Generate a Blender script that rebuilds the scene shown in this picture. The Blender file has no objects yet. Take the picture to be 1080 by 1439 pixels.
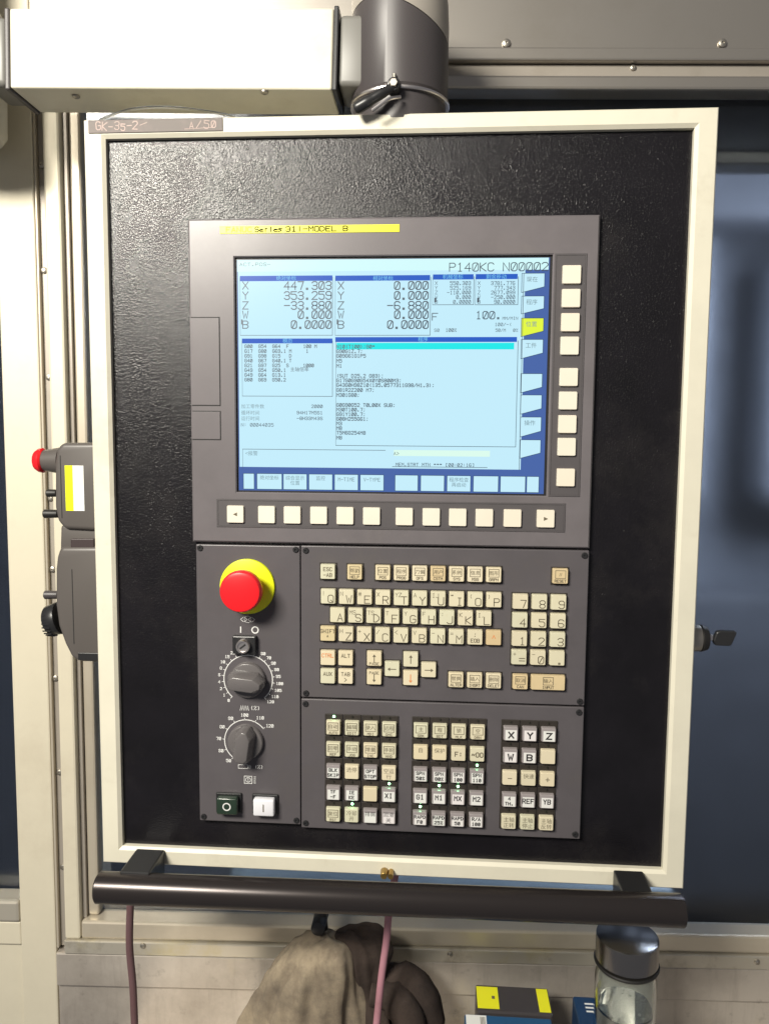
import bpy, bmesh, math, random
from mathutils import Vector, Matrix, Euler
random.seed(7)
S = bpy.context.scene
COL = S.collection
# ---------------------------------------------------------------- camera
CX, CY, F = 540.0, 719.5, 1080.0
CAM = Vector((0.0477942, -0.77497632, 0.07085651))
RM = Matrix(((0.99763733, -0.06720766, -0.01424375),
             (0.0682246, 0.99355991, 0.09046604),
             (0.00807201, -0.09122407, 0.99579768)))      # columns: right, forward, up
cd = bpy.data.cameras.new('camera'); cam = bpy.data.objects.new('camera', cd); COL.objects.link(cam)
cd.sensor_fit = 'HORIZONTAL'; cd.sensor_width = 36; cd.lens = 36.0
cd.clip_start = .01; cd.clip_end = 50
r, f, u = RM.col[0], RM.col[1], RM.col[2]
m3 = Matrix((r, u, -f)).transposed()
cam.matrix_world = Matrix.Translation(CAM) @ m3.to_4x4()
S.camera = cam
# ---------------------------------------------------------------- world and lamps
W = bpy.data.worlds.new('World'); S.world = W; W.use_nodes = True
bg = W.node_tree.nodes['Background']; bg.inputs[0].default_value = (.88, .88, .95, 1); bg.inputs[1].default_value = .17
def area(name, loc, target, size, sy, power, color):
    l = bpy.data.lights.new(name, 'AREA'); l.shape = 'RECTANGLE'; l.size = size; l.size_y = sy
    l.energy = power; l.color = color
    o = bpy.data.objects.new(name, l); COL.objects.link(o); o.location = loc
    d = Vector(target) - Vector(loc); o.rotation_euler = d.to_track_quat('-Z', 'Y').to_euler()
    return o
area('hall_light', (-.82, -1.50, .96), (-.16, .1, .15), .66, .38, 74, (1.0, .95, .84))
area('interior_fill', (1.0, .62, .42), (.50, 1.5, -.20), .5, .5, 24, (.78, .85, 1.0))  # unseen cool lamp added to brighten the chamber behind the glass
S.view_settings.view_transform = 'Standard'; S.view_settings.look = 'None'
S.view_settings.exposure = 0; S.view_settings.gamma = 1
# ---------------------------------------------------------------- measuring helpers
def ray(px, py): return RM @ Vector(((px - CX) / F, 1, -(py - CY) / F))
def at(px, py, y=0.0):
    d = ray(px, py); t = (y - CAM.y) / d.y; return CAM + t * d
def atz(px, py, z):
    d = ray(px, py); t = (z - CAM.z) / d.z; return CAM + t * d
WALL = Matrix.Translation((0, .165, 0)) @ Euler((0, 0, math.radians(2.83))).to_matrix().to_4x4() @ Matrix.Rotation(math.radians(.17), 4, 'Y')
WI = WALL.inverted()
def wat(px, py, d=0.0):          # point on the enclosure wall, in the wall's own frame
    o = WI @ CAM; v = (WI.to_3x3() @ ray(px, py)); t = (d - o.y) / v.y; return o + t * v
# ---------------------------------------------------------------- materials
def srgb(r, g, b):
    f_ = lambda c: (c / 255 / 12.92) if c / 255 <= .04045 else ((c / 255 + .055) / 1.055) ** 2.4
    return (f_(r), f_(g), f_(b), 1)
def mat(name, col, rough=.5, metal=0, emit=None, es=1, bump=None, var=0, rnd=0, coat=0, mott=None, streak=None, spec=None):
    m = bpy.data.materials.new(name); m.use_nodes = True; nt = m.node_tree; b = nt.nodes['Principled BSDF']
    if len(col) == 3: col = (*col, 1)
    b.inputs['Base Color'].default_value = col; b.inputs['Roughness'].default_value = rough; b.inputs['Metallic'].default_value = metal
    if spec is not None: b.inputs['Specular IOR Level'].default_value = spec
    if coat: b.inputs['Coat Weight'].default_value = coat; b.inputs['Coat Roughness'].default_value = .15
    if emit: b.inputs['Emission Color'].default_value = emit; b.inputs['Emission Strength'].default_value = es
    N = nt.nodes; L = nt.links; last = None
    tc = N.new('ShaderNodeTexCoord')
    def mixin(fac_socket, c2, amt):
        nonlocal last
        mx = N.new('ShaderNodeMix'); mx.data_type = 'RGBA'
        mm = N.new('ShaderNodeMath'); mm.operation = 'MULTIPLY'; mm.inputs[1].default_value = amt; mm.use_clamp = True
        L.new(fac_socket, mm.inputs[0]); L.new(mm.outputs[0], mx.inputs['Factor'])
        if last: L.new(last, mx.inputs['A'])
        else: mx.inputs['A'].default_value = col
        mx.inputs['B'].default_value = c2; last = mx.outputs['Result']
    def ramp(sock, a, b_):
        mr = N.new('ShaderNodeMapRange'); mr.inputs[1].default_value = a; mr.inputs[2].default_value = b_; L.new(sock, mr.inputs[0]); return mr.outputs[0]
    if var:
        nz = N.new('ShaderNodeTexNoise'); nz.inputs['Scale'].default_value = 14; nz.inputs['Detail'].default_value = 7; nz.inputs['Roughness'].default_value = .65
        L.new(tc.outputs['Object'], nz.inputs['Vector'])
        mixin(ramp(nz.outputs['Fac'], .38, .68), tuple(c * (1 - var) for c in col[:3]) + (1,), 1)
        rr = N.new('ShaderNodeMapRange'); rr.inputs[3].default_value = rough * .8; rr.inputs[4].default_value = min(1, rough * 1.3)
        L.new(nz.outputs['Fac'], rr.inputs[0]); L.new(rr.outputs[0], b.inputs['Roughness'])
    if mott:      # (colour, scale, low, high, amount) patches of dirt
        for (c2, sc, lo, hi, am) in mott:
            nz = N.new('ShaderNodeTexNoise'); nz.inputs['Scale'].default_value = sc; nz.inputs['Detail'].default_value = 8; nz.inputs['Roughness'].default_value = .7
            L.new(tc.outputs['Object'], nz.inputs['Vector']); mixin(ramp(nz.outputs['Fac'], lo, hi), c2, am)
    if streak:    # (colour, xscale, zscale, lo, hi, amount)
        for (c2, xs, zs, lo, hi, am) in streak:
            mp = N.new('ShaderNodeMapping'); mp.inputs['Scale'].default_value = (xs, xs, zs); L.new(tc.outputs['Object'], mp.inputs['Vector'])
            nz = N.new('ShaderNodeTexNoise'); nz.inputs['Scale'].default_value = 1; nz.inputs['Detail'].default_value = 6; nz.inputs['Roughness'].default_value = .7
            L.new(mp.outputs[0], nz.inputs['Vector']); mixin(ramp(nz.outputs['Fac'], lo, hi), c2, am)
    if rnd:
        oi = N.new('ShaderNodeObjectInfo'); mixin(oi.outputs['Random'], rnd[0], rnd[1])
    if last: L.new(last, b.inputs['Base Color'])
    if bump:      # (kind, scale, strength, distance)
        k, sc, st, di = bump
        if k == 'leather':
            t = N.new('ShaderNodeTexVoronoi'); t.feature = 'SMOOTH_F1'; t.inputs['Scale'].default_value = sc; t.inputs['Smoothness'].default_value = .6
            nz = N.new('ShaderNodeTexNoise'); nz.inputs['Scale'].default_value = sc; nz.inputs['Detail'].default_value = 3; nz.inputs['Distortion'].default_value = .4
            L.new(tc.outputs['Object'], nz.inputs['Vector'])
            ad = N.new('ShaderNodeMixRGB'); ad.inputs[0].default_value = .0012; L.new(tc.outputs['Object'], ad.inputs[1]); L.new(nz.outputs['Color'], ad.inputs[2])
            L.new(ad.outputs[0], t.inputs['Vector'])
            ma = N.new('ShaderNodeMath'); ma.operation = 'MULTIPLY_ADD'; ma.inputs[1].default_value = .9; L.new(nz.outputs['Fac'], ma.inputs[0]); L.new(t.outputs['Distance'], ma.inputs[2]); out = ma.outputs[0]
        elif k == 'brush':
            mp = N.new('ShaderNodeMapping'); mp.inputs['Scale'].default_value = (3, 3, sc); L.new(tc.outputs['Object'], mp.inputs['Vector'])
            t = N.new('ShaderNodeTexNoise'); t.inputs['Scale'].default_value = 1; t.inputs['Detail'].default_value = 4; L.new(mp.outputs[0], t.inputs['Vector']); out = t.outputs['Fac']
        else:
            t = N.new('ShaderNodeTexNoise'); t.inputs['Scale'].default_value = sc; t.inputs['Detail'].default_value = 4; L.new(tc.outputs['Object'], t.inputs['Vector']); out = t.outputs['Fac']
        bp = N.new('ShaderNodeBump'); bp.inputs['Strength'].default_value = st; bp.inputs['Distance'].default_value = di
        L.new(out, bp.inputs['Height']); L.new(bp.outputs[0], b.inputs['Normal'])
    return m
M = {}
M['cream'] = mat('cream_paint', (.68, .645, .525), .42, bump=('noise', 900, .10, .0004), var=.08, mott=[((.42, .37, .27, 1), 9, .55, .75, .5), ((.30, .26, .19, 1), 70, .66, .74, .5)])
M['black'] = mat('black_leatherette_steel', (.009, .008, .010), .24, spec=.38, bump=('leather', 660, .80, .00032), var=.4, mott=[((.030, .027, .026, 1), 5, .5, .75, .6), ((.05, .047, .045, 1), 120, .70, .76, .4)])
M['bezel'] = mat('grey_bezel_plastic', (.148, .134, .140), .30, var=.18, mott=[((.19, .17, .16, 1), 5, .55, .75, .5)], bump=('noise', 2500, .10, .0002))
M['recess'] = mat('darker_grey_plastic', (.084, .076, .079), .42, var=.15)
M['plate'] = mat('dark_grey_plate', (.094, .085, .091), .38, var=.2, mott=[((.13, .115, .105, 1), 7, .55, .78, .5)], bump=('noise', 2500, .10, .0002))
M['gap'] = mat('dark_seam', (.012, .012, .012), .7)  # near-black fill for slots and seams
M['dark'] = mat('black_plastic', (.018, .018, .019), .35, bump=('noise', 1800, .1, .0002))
M['socket_and_shade'] = mat('brown_black_socket_and_gap_shade', (.022, .017, .013), .6)  # key sockets, and painted gap shade under the keyboard caps
M['softkey'] = mat('ivory_soft_key', (.70, .665, .56), .45, var=.08, rnd=((.80, .66, .52, 1), .35))
M['key'] = mat('cream_key_cap', (.60, .585, .43), .42, var=.10, rnd=((.72, .55, .38, 1), .3), mott=[((.50, .44, .28, 1), 60, .55, .75, .45)])
M['tan'] = mat('tan_key_cap', (.62, .47, .27), .42, var=.1, rnd=((.60, .55, .34, 1), .6), mott=[((.45, .36, .2, 1), 80, .5, .7, .5)])
M['beige'] = mat('beige_key_cap', (.66, .57, .38), .42, var=.08, rnd=((.68, .62, .48, 1), .6))
M['clear'] = mat('smoked_clear_cap_rim', (.30, .27, .27), .2, coat=.5)
M['insert'] = mat('white_key_insert', (.72, .68, .68), .35, rnd=((.66, .74, .66, 1), .5))
M['ink'] = mat('dark_legend_ink', (.13, .11, .075), .7, spec=.2)
M['bold'] = mat('black_legend_ink', (.02, .018, .02), .6)
M['orange'] = mat('orange_legend_ink', (.62, .22, .07), .6)
M['wht'] = mat('white_panel_print', (.72, .72, .70), .6)
M['red'] = mat('red_mushroom_plastic', (.80, .012, .018), .32, coat=.2)
M['yellow'] = mat('yellow_disc_plastic', (.74, .80, .008), .4)
M['label'] = mat('yellow_label', (.80, .78, .02), .35)
M['fade'] = mat('faded_orange_print', (.62, .36, .03), .6)
M['labelink'] = mat('label_ink', (.02, .018, .004), .7, spec=.1)
M['metal'] = mat('brushed_metal', (.72, .68, .66), .34, 1)
M['zinc'] = mat('zinc_screw', (.42, .39, .34), .4, .9)
M['knob'] = mat('grey_knob_plastic', (.12, .11, .11), .34, coat=.3)
M['wbtn'] = mat('white_button', (.74, .74, .78), .3, coat=.3)
M['gbtn'] = mat('dark_green_button', (.018, .035, .022), .25, coat=.4)
M['led'] = mat('green_led', (.3, .9, .4), .3, emit=(.35, 1, .45, 1), es=14)
M['ledoff'] = mat('dark_led', (.02, .02, .015), .3)
M['tape'] = mat('grey_tape', (.13, .11, .10), .6, mott=[((.20, .15, .14, 1), 30, .45, .7, .7)])
M['scratch'] = mat('scratched_writing', (.42, .32, .29), .7)
M['bar'] = mat('anodised_black_tube', (.045, .038, .037), .27, .6)
M['elbow'] = mat('grey_elbow_casting', (.058, .051, .052), .42, bump=('noise', 1500, .15, .0003))
M['adapter'] = mat('light_grey_adapter', (.17, .165, .15), .42)
M['steel'] = mat('cream_grey_sheet_steel', (.68, .625, .49), .42, .15, bump=('brush', 500, .10, .0004), var=.06,
                 mott=[((.40, .33, .24, 1), 4, .55, .8, .45)])
M['steel2'] = mat('satin_steel_trim', (.56, .50, .40), .38, .4, bump=('brush', 700, .12, .0004), mott=[((.30, .25, .18, 1), 5, .5, .8, .4)])
M['steel3'] = mat('grey_steel_channel', (.36, .325, .28), .42, .3, mott=[((.2, .17, .13, 1), 7, .5, .8, .5)])
M['stained'] = mat('stained_lower_sheet', (.56, .51, .45), .42, .45, mott=[((.22, .185, .155, 1), 4, .42, .72, .75), ((.12, .10, .085, 1), 26, .58, .74, .6), ((.60, .53, .38, 1), 7, .58, .7, .5)],
                   streak=[((.20, .165, .14, 1), 90, 9, .52, .80, .35)])
M['upper'] = mat('brushed_upper_sheet', (.42, .39, .35), .36, .8, bump=('brush', 700, .12, .0004), mott=[((.30, .26, .2, 1), 4, .5, .8, .4)])
M['oil'] = mat('oily_yellow_sill', (.54, .50, .42), .36, .5, mott=[((.50, .42, .14, 1), 5, .52, .68, .7), ((.20, .165, .12, 1), 16, .56, .72, .6)])
M['pend'] = mat('grey_pendant_plastic', (.090, .080, .074), .42, bump=('noise', 1500, .15, .0003))
M['pcable'] = mat('mauve_cable_sheath', (.13, .07, .075), .5, mott=[((.10, .05, .05, 1), 30, .45, .7, .6)])
M['pcable2'] = mat('pink_cable_sheath', (.40, .19, .23), .5, mott=[((.25, .12, .13, 1), 30, .45, .7, .6)])
M['cloth'] = mat('soiled_cotton', (.36, .295, .205), .95, bump=('noise', 1100, .8, .0008), mott=[((.17, .135, .10, 1), 16, .40, .72, .7), ((.07, .056, .048, 1), 7, .46, .66, .85)], streak=[((.16, .12, .085, 1), 90, 14, .5, .75, .6)])
M['darkcloth'] = mat('oily_brown_cotton', (.060, .045, .038), 1.0, spec=.1, bump=('noise', 420, .5, .001), mott=[((.03, .024, .022, 1), 14, .45, .65, .8)])
M['blue'] = mat('blue_carton', (.020, .085, .19), .4, var=.15)
M['bluedk'] = mat('dark_blue_carton', (.012, .04, .10), .4, var=.15)
M['case'] = mat('charcoal_case', (.050, .044, .046), .4, var=.1)
M['white'] = mat('white_sticker', (.78, .78, .74), .4)
M['rubber'] = mat('black_rubber', (.012, .011, .010), .5)
M['brass'] = mat('dull_brass', (.42, .28, .09), .35, .9)
M['interior'] = mat('interior_reflection_blue', (.25, .265, .30), .6, var=.35)  # blue of the window reflections put into the chamber sheet
M['reflection_pale'] = mat('pale_blue_reflection', (.50, .60, .66), .35, .1, var=.2)
M['intdark'] = mat('dark_interior_frame', (.095, .10, .115), .6, var=.3)
def glassmat(name, col, rough=.0, ior=1.45):
    m = bpy.data.materials.new(name); m.use_nodes = True; b = m.node_tree.nodes['Principled BSDF']
    b.inputs['Base Color'].default_value = col; b.inputs['Transmission Weight'].default_value = 1; b.inputs['Roughness'].default_value = rough; b.inputs['IOR'].default_value = ior
    return m
M['glass'] = glassmat('clear_bottle_glass', (.93, .97, .95, 1))
M['water'] = glassmat('water', (.95, .98, .98, 1), 0, 1.33)
M['window'] = glassmat('tinted_window_glass', (.62, .68, .74, 1), .14)
M['wire'] = glassmat('clear_plastic_wire', (.8, .8, .78, 1), .2)
SCR = {}
def scr(n, r_, g_, b_, k=1.0):
    c = srgb(r_, g_, b_); SCR[n] = mat('screen_' + n, (.01, .01, .01), .25, emit=c, es=k, spec=.3)
scr('light', 194, 235, 250); scr('pale', 208, 248, 250); scr('field', 218, 250, 236); scr('blue', 66, 98, 166); scr('header', 22, 88, 196)
scr('cyan', 0, 232, 232); scr('yellowtab', 226, 246, 60); scr('tab', 196, 236, 250); scr('edge', 30, 62, 92); scr('headtext', 120, 200, 240)
M['scrink'] = mat('screen_dark_pixels', (.01, .01, .01), .4, emit=srgb(46, 66, 84), es=1)
M['scrfaint'] = mat('screen_faint_pixels', (.01, .01, .01), .4, emit=srgb(110, 140, 150), es=1)
# ---------------------------------------------------------------- mesh helpers
def link(name, bm, mats, parent=None, smooth=False):
    me = bpy.data.meshes.new(name); bm.normal_update(); bm.to_mesh(me); bm.free()
    for m in (mats if isinstance(mats, (list, tuple)) else [mats]): me.materials.append(m)
    if smooth:
        me.polygons.foreach_set('use_smooth', [True] * len(me.polygons))
        if smooth != 'all': me.set_sharp_from_angle(angle=math.radians(38))
    o = bpy.data.objects.new(name, me); COL.objects.link(o)
    if parent: o.parent = parent
    return o
def empty(name, loc=(0, 0, 0)):
    o = bpy.data.objects.new(name, None); COL.objects.link(o); o.location = loc; o.empty_display_size = .02; return o
def tag(o, label, cat, group=None, kind=None):
    o['label'] = label; o['category'] = cat
    if group: o['group'] = group
    if kind: o['kind'] = kind
def merge(bm, b2, mi=0, mtx=None):
    if mtx is not None: bmesh.ops.transform(b2, matrix=mtx, verts=b2.verts)
    vm = [bm.verts.new(v.co) for v in b2.verts]
    b2.verts.index_update()
    for fc in b2.faces:
        try:
            nf = bm.faces.new([vm[v.index] for v in fc.verts]); nf.material_index = mi if mi is not None else fc.material_index; nf.smooth = fc.smooth
        except ValueError: pass
    b2.free()
def box(bm, x0, x1, y0, y1, z0, z1, bev=0, seg=2, mi=0, mtx=None):
    b = bmesh.new(); bmesh.ops.create_cube(b, size=1)
    for v in b.verts:
        v.co = Vector((x0 + (v.co.x + .5) * (x1 - x0), y0 + (v.co.y + .5) * (y1 - y0), z0 + (v.co.z + .5) * (z1 - z0)))
    if bev: bmesh.ops.bevel(b, geom=b.edges[:], offset=bev, segments=seg, affect='EDGES', profile=.5)
    merge(bm, b, mi, mtx); return bm
def cyl(bm, p0, p1, r0, r1=None, n=32, bev=0, mi=0):
    r1 = r0 if r1 is None else r1
    p0, p1 = Vector(p0), Vector(p1); d = p1 - p0; h = d.length
    prof = [(0, 0), (r0, 0), (r1, h), (0, h)] if not bev else [(0, 0), (r0 - bev, 0), (r0, bev), (r1, h - bev), (r1 - bev * .3, h - bev * .3), (r1 - bev, h), (0, h)]
    lathe(bm, prof, n, mi, Matrix.Translation(p0) @ d.to_track_quat('Z', 'Y').to_matrix().to_4x4()); return bm
def lathe(bm, prof, n=40, mi=0, mtx=None):
    b = bmesh.new(); rings = []
    for (rr, z) in prof:
        if rr <= 1e-9: rings.append([b.verts.new((0, 0, z))])
        else: rings.append([b.verts.new((rr * math.cos(2 * math.pi * k / n), rr * math.sin(2 * math.pi * k / n), z)) for k in range(n)])
    for A, B in zip(rings, rings[1:]):
        for k in range(n):
            a, a2 = A[k % len(A)], A[(k + 1) % len(A)]; c, c2 = B[k % len(B)], B[(k + 1) % len(B)]
            vs = []
            for v in (a, a2, c2, c):
                if v not in vs: vs.append(v)
            if len(vs) > 2: b.faces.new(vs)
    bmesh.ops.recalc_face_normals(b, faces=b.faces[:])
    merge(bm, b, mi, mtx); return bm
def prism(bm, poly, y0, y1, bev=0, seg=2, mi=0):      # polygon in x,z extruded along y
    b = bmesh.new(); A = [b.verts.new((x, y0, z)) for x, z in poly]; B = [b.verts.new((x, y1, z)) for x, z in poly]
    b.faces.new(A); b.faces.new(B[::-1]); n = len(poly)
    for i in range(n): b.faces.new((A[i], B[i], B[(i + 1) % n], A[(i + 1) % n]))
    bmesh.ops.recalc_face_normals(b, faces=b.faces[:])
    if bev: bmesh.ops.bevel(b, geom=b.edges[:], offset=bev, segments=seg, affect='EDGES', profile=.5, clamp_overlap=True)
    merge(bm, b, mi); return bm
def frame_ring(bm, o, i, y0, y1, chin=.0, cho=.0, mi=0):
    """rectangular ring: o, i = (x0,x1,z0,z1); y0 front, y1 back; chin inner chamfer width, cho outer"""
    b = bmesh.new()
    def loop(q, e, y): x0, x1, z0, z1 = q; return [b.verts.new(p) for p in ((x0 - e, y, z0 - e), (x1 + e, y, z0 - e), (x1 + e, y, z1 + e), (x0 - e, y, z1 + e))]
    L = [loop(o, 0, y1), loop(o, 0, y0 + cho), loop(o, -cho, y0), loop(i, chin, y0), loop(i, 0, y0 + chin * .8), loop(i, 0, y1)]
    L.append(L[0])
    for A, B in zip(L, L[1:]):
        for k in range(4): 
            try: b.faces.new((A[k], A[(k + 1) % 4], B[(k + 1) % 4], B[k]))
            except ValueError: pass
    bmesh.ops.remove_doubles(b, verts=b.verts[:], dist=1e-7)
    bmesh.ops.recalc_face_normals(b, faces=b.faces[:]); merge(bm, b, mi); return bm
def tube(bm, pts, rad, n=12, mi=0):
    pts = [Vector(p) for p in pts]; rings = []; b = bmesh.new()
    rads = rad if isinstance(rad, (list, tuple)) else [rad] * len(pts)
    up = Vector((.3, 1, .2)).normalized()
    for i, p in enumerate(pts):
        t = (pts[min(i + 1, len(pts) - 1)] - pts[max(i - 1, 0)]).normalized(); a = t.cross(up).normalized(); c = t.cross(a)
        rings.append([b.verts.new(p + rads[i] * (math.cos(2 * math.pi * k / n) * a + math.sin(2 * math.pi * k / n) * c)) for k in range(n)])
    for A, B in zip(rings, rings[1:]):
        for k in range(n): b.faces.new((A[k], A[(k + 1) % n], B[(k + 1) % n], B[k]))
    b.faces.new(rings[0]); b.faces.new(rings[-1][::-1]); bmesh.ops.recalc_face_normals(b, faces=b.faces[:]); merge(bm, b, mi); return bm
def smoothpath(P, k=8):
    P = [Vector(p) for p in P]; Q = [P[0]] + P + [P[-1]]; out = []
    for i in range(1, len(Q) - 2):
        for j in range(k):
            t = j / k; a, b, c, d = Q[i - 1], Q[i], Q[i + 1], Q[i + 2]
            out.append(.5 * ((2 * b) + (c - a) * t + (2 * a - 5 * b + 4 * c - d) * t * t + (3 * b - a - 3 * c + d) * t ** 3))
    out.append(P[-1]); return out
def quad(bm, x0, x1, z0, z1, y, mi=0):
    fc = bm.faces.new([bm.verts.new(p) for p in ((x0, y, z0), (x1, y, z0), (x1, y, z1), (x0, y, z1))]); fc.material_index = mi
def poly(bm, pts, y, mi=0):
    fc = bm.faces.new([bm.verts.new((p[0], y, p[1])) for p in pts]); fc.normal_update()
    if fc.normal.y > 0: fc.normal_flip()
    fc.material_index = mi
# ---------------------------------------------------------------- stroke lettering (flat print)
G = {'0': '04 02 13 31 42 44 35 15 04;13 34'.replace('04 02 13 31 42 44 35 15 04;13 34', '01 05 16 36 45 41 30 10 01;11 35'),
 '1': '15 26 20;10 30', '2': '05 16 36 45 44 00 40', '3': '05 16 36 45 44 33 42 41 30 10 01;13 33', '4': '30 36 02 42', '5': '46 06 04 34 43 41 30 10 01',
 '6': '45 36 16 05 01 10 30 41 42 33 03', '7': '06 46 20', '8': '13 04 05 16 36 45 44 33 13 02 01 10 30 41 42 33', '9': '01 10 30 41 45 36 16 05 04 13 43',
 'A': '00 26 40;12 32', 'B': '00 06 36 45 44 33 42 41 30 00;03 33', 'C': '45 36 16 05 01 10 30 41', 'D': '00 06 26 44 42 20 00', 'E': '46 06 00 40;03 33',
 'F': '46 06 00;03 33', 'G': '45 36 16 05 01 10 30 41 43 23', 'H': '00 06;40 46;03 43', 'I': '20 26;10 30;16 36', 'J': '46 41 30 10 01', 'K': '00 06;46 03 40',
 'L': '06 00 40', 'M': '00 06 23 46 40', 'N': '00 06 40 46', 'O': '01 05 16 36 45 41 30 10 01', 'P': '00 06 36 45 44 33 03', 'Q': '01 05 16 36 45 41 30 10 01;22 40',
 'R': '00 06 36 45 44 33 03;23 40', 'S': '45 36 16 05 04 13 33 42 41 30 10 01', 'T': '06 46;26 20', 'U': '06 01 10 30 41 46', 'V': '06 20 46', 'W': '06 10 24 30 46',
 'X': '00 46;06 40', 'Y': '06 23 46;23 20', 'Z': '06 46 00 40', '-': '03 43', '.': '10 11 21 20 10', '/': '00 46', '(': '36 24 22 30', ')': '16 24 22 10',
 '%': '00 46;05 16 15 05;31 41 30 31', '+': '03 43;21 25', '=': '02 42;04 44', ':': '21 22;24 25', ';': '10 21;24 25', '~': '02 14 32 44', '<': '40 03 46', '>': '00 43 06',
 ',': '10 21', '#': '10 16;30 36;02 42;04 44', '!': '22 26;20 21', '^': '13 26 33', 'v': '14 20 34', '[': '36 16 10 30', ']': '16 36 30 10', '_': '00 40', '*': '13 35;15 33;04 44',
 'w': '04 00 40 44;20 23', 'i': '20 24;25 26', 'e': '02 42 33 13 02 01 10 40', 'r': '10 14;13 24 34', 's': '44 14 03 32 31 00', '?': '05 16 36 45 33 22;20 21'}
class Pen:
    def __init__(s, bm, y, mi=0): s.bm, s.y, s.mi, s.k = bm, y, mi, 0
    def line(s, P, w, closed=False):
        P = [Vector((p[0], p[1])) for p in P]; s.k = (s.k + 1) % 7; y = s.y - s.k * 1.2e-5
        if len(P) < 2: return
        if (P[0] - P[-1]).length < 1e-9 and len(P) > 3: closed = True; P = P[:-1]
        n = len(P); a = []; b = []
        for i in range(n):
            t0 = (P[i] - P[i - 1]) if (i or closed) else None; t1 = (P[(i + 1) % n] - P[i]) if (i < n - 1 or closed) else None
            if t0 is not None and t0.length < 1e-9: t0 = None
            d0 = t0.normalized() if t0 is not None else t1.normalized(); d1 = t1.normalized() if t1 is not None else d0
            n0 = Vector((-d0.y, d0.x)); n1 = Vector((-d1.y, d1.x)); m = (n0 + n1)
            if m.length < .3: m = n0
            m.normalize(); k = w / 2 / max(.45, m.dot(n0)); q = P[i].copy()
            if not closed and i == 0: q -= d0 * w * .4
            if not closed and i == n - 1: q += d0 * w * .4
            a.append(s.bm.verts.new((q.x + m.x * k, y, q.y + m.y * k))); b.append(s.bm.verts.new((q.x - m.x * k, y, q.y - m.y * k)))
        for i in range(n if closed else n - 1):
            j = (i + 1) % n; fc = s.bm.faces.new((a[i], b[i], b[j], a[j])); fc.material_index = s.mi
    def text(s, txt, x, z, h, w=None, adv=None, align='l', cw=None, rot=0):
        w = w or h * .12; cw = cw or h * .62; adv = adv or cw * 1.38
        tot = adv * len(txt) - (adv - cw)
        x0 = x - (tot if align == 'r' else tot / 2 if align == 'c' else 0)
        for i, ch in enumerate(txt):
            if ch == ' ' or ch not in G: continue
            for st in G[ch].split(';'):
                pts = [(x0 + i * adv + int(p[0]) / 4 * cw, z + int(p[1]) / 6 * h) for p in st.split()]
                if rot:
                    c_, s_ = math.cos(rot), math.sin(rot); pts = [(x + (a - x) * c_ - (b - z) * s_, z + (a - x) * s_ + (b - z) * c_) for a, b in pts]
                s.line(pts, w)
    def arc(s, cx, cz, r_, a0, a1, w, n=36):
        s.line([(cx + r_ * math.cos(math.radians(a0 + (a1 - a0) * i / n)), cz + r_ * math.sin(math.radians(a0 + (a1 - a0) * i / n))) for i in range(n + 1)], w)
    def rect(s, x0, x1, z0, z1, w): s.line([(x0, z0), (x1, z0), (x1, z1), (x0, z1), (x0, z0)], w)
_gl = {}
def cjk(bm, txt, x, z, h, y, mi=0, align='c', stretch=1.0):
    """flat print in the built-in font; centre x, baseline z"""
    if txt not in _gl:
        c = bpy.data.curves.new('t', 'FONT'); c.body = txt; c.resolution_u = 1; o = bpy.data.objects.new('t', c); COL.objects.link(o)
        bpy.context.view_layer.update(); me = bpy.data.meshes.new_from_object(o)
        vs = [v.co.copy() for v in me.vertices]; fs = [tuple(p.vertices) for p in me.polygons]
        bpy.data.objects.remove(o); bpy.data.meshes.remove(me); bpy.data.curves.remove(c)
        _gl[txt] = (vs, fs)
    vs, fs = _gl[txt]
    if not vs: return
    x0 = min(v.x for v in vs); x1 = max(v.x for v in vs); k = h / .75
    ox = {'c': x - (x0 + x1) / 2 * k * stretch, 'l': x - x0 * k * stretch, 'r': x - x1 * k * stretch}[align]
    V = [bm.verts.new((ox + v.x * k * stretch, y, z + v.y * k)) for v in vs]
    for q in fs:
        try:
            fc = bm.faces.new([V[i] for i in q]); fc.material_index = mi; fc.normal_update()
            if fc.normal.y > 0: fc.normal_flip()
        except ValueError: pass
mm = .001
# ================================================================= ENCLOSURE WALL (far structure first)
wall = empty('machine_enclosure'); wall.matrix_world = WALL
tag(wall, 'cream and bare steel machine enclosure with windows and screwed trim behind the panel', 'machine enclosure')
def wbox(name, x0, x1, z0, z1, y0, y1, m, bev=.0012): return link(name, box(bmesh.new(), x0, x1, y0, y1, z0, z1, bev), m, wall)
def wx(px, py=700, d=0.): return wat(px, py, d).x
def wz(px, py, d=0.): return wat(px, py, d).z
XL, XR = -1.0, 1.3
a0 = wx(8, 700); a1 = wx(60.5, 700); a2 = wx(64.5, 700); a3 = wx(79.5, 700, .008); a4 = wx(98, 700); a5 = wx(104, 700); a6 = wx(129.5, 700, .02)
a3 = wx(77.5, 700, .006)
zT0 = wz(860, 69); zT1 = wz(860, 88); zT2 = wz(860, 106); zT3 = wz(860, 126)
zB0 = wz(300, 1298); zB1 = wz(300, 1323); zB2 = wz(300, 1342); zB3 = wz(300, 1389)
zW = -1.3; zTop = 1.2
wbox('door_post', a0, a1, zW, zTop, 0, .04, M['steel'], .002)
wbox('edge_strip', a1 + .0005, a2, zB2 + .004, zTop, .0, .03, M['steel2'], .001)
wbox('screw_channel', a2 + .0002, a3, zB2 + .004, zT1, .006, .03, M['steel3'], .0006)
wbox('window_rail', a3 + .0003, a4, zB1, zT2, -.003, .03, M['steel'], .003)
wbox('rail_groove', a4 + .0003, a5, zB0, zT3, .006, .03, M['steel3'], .0006)
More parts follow.
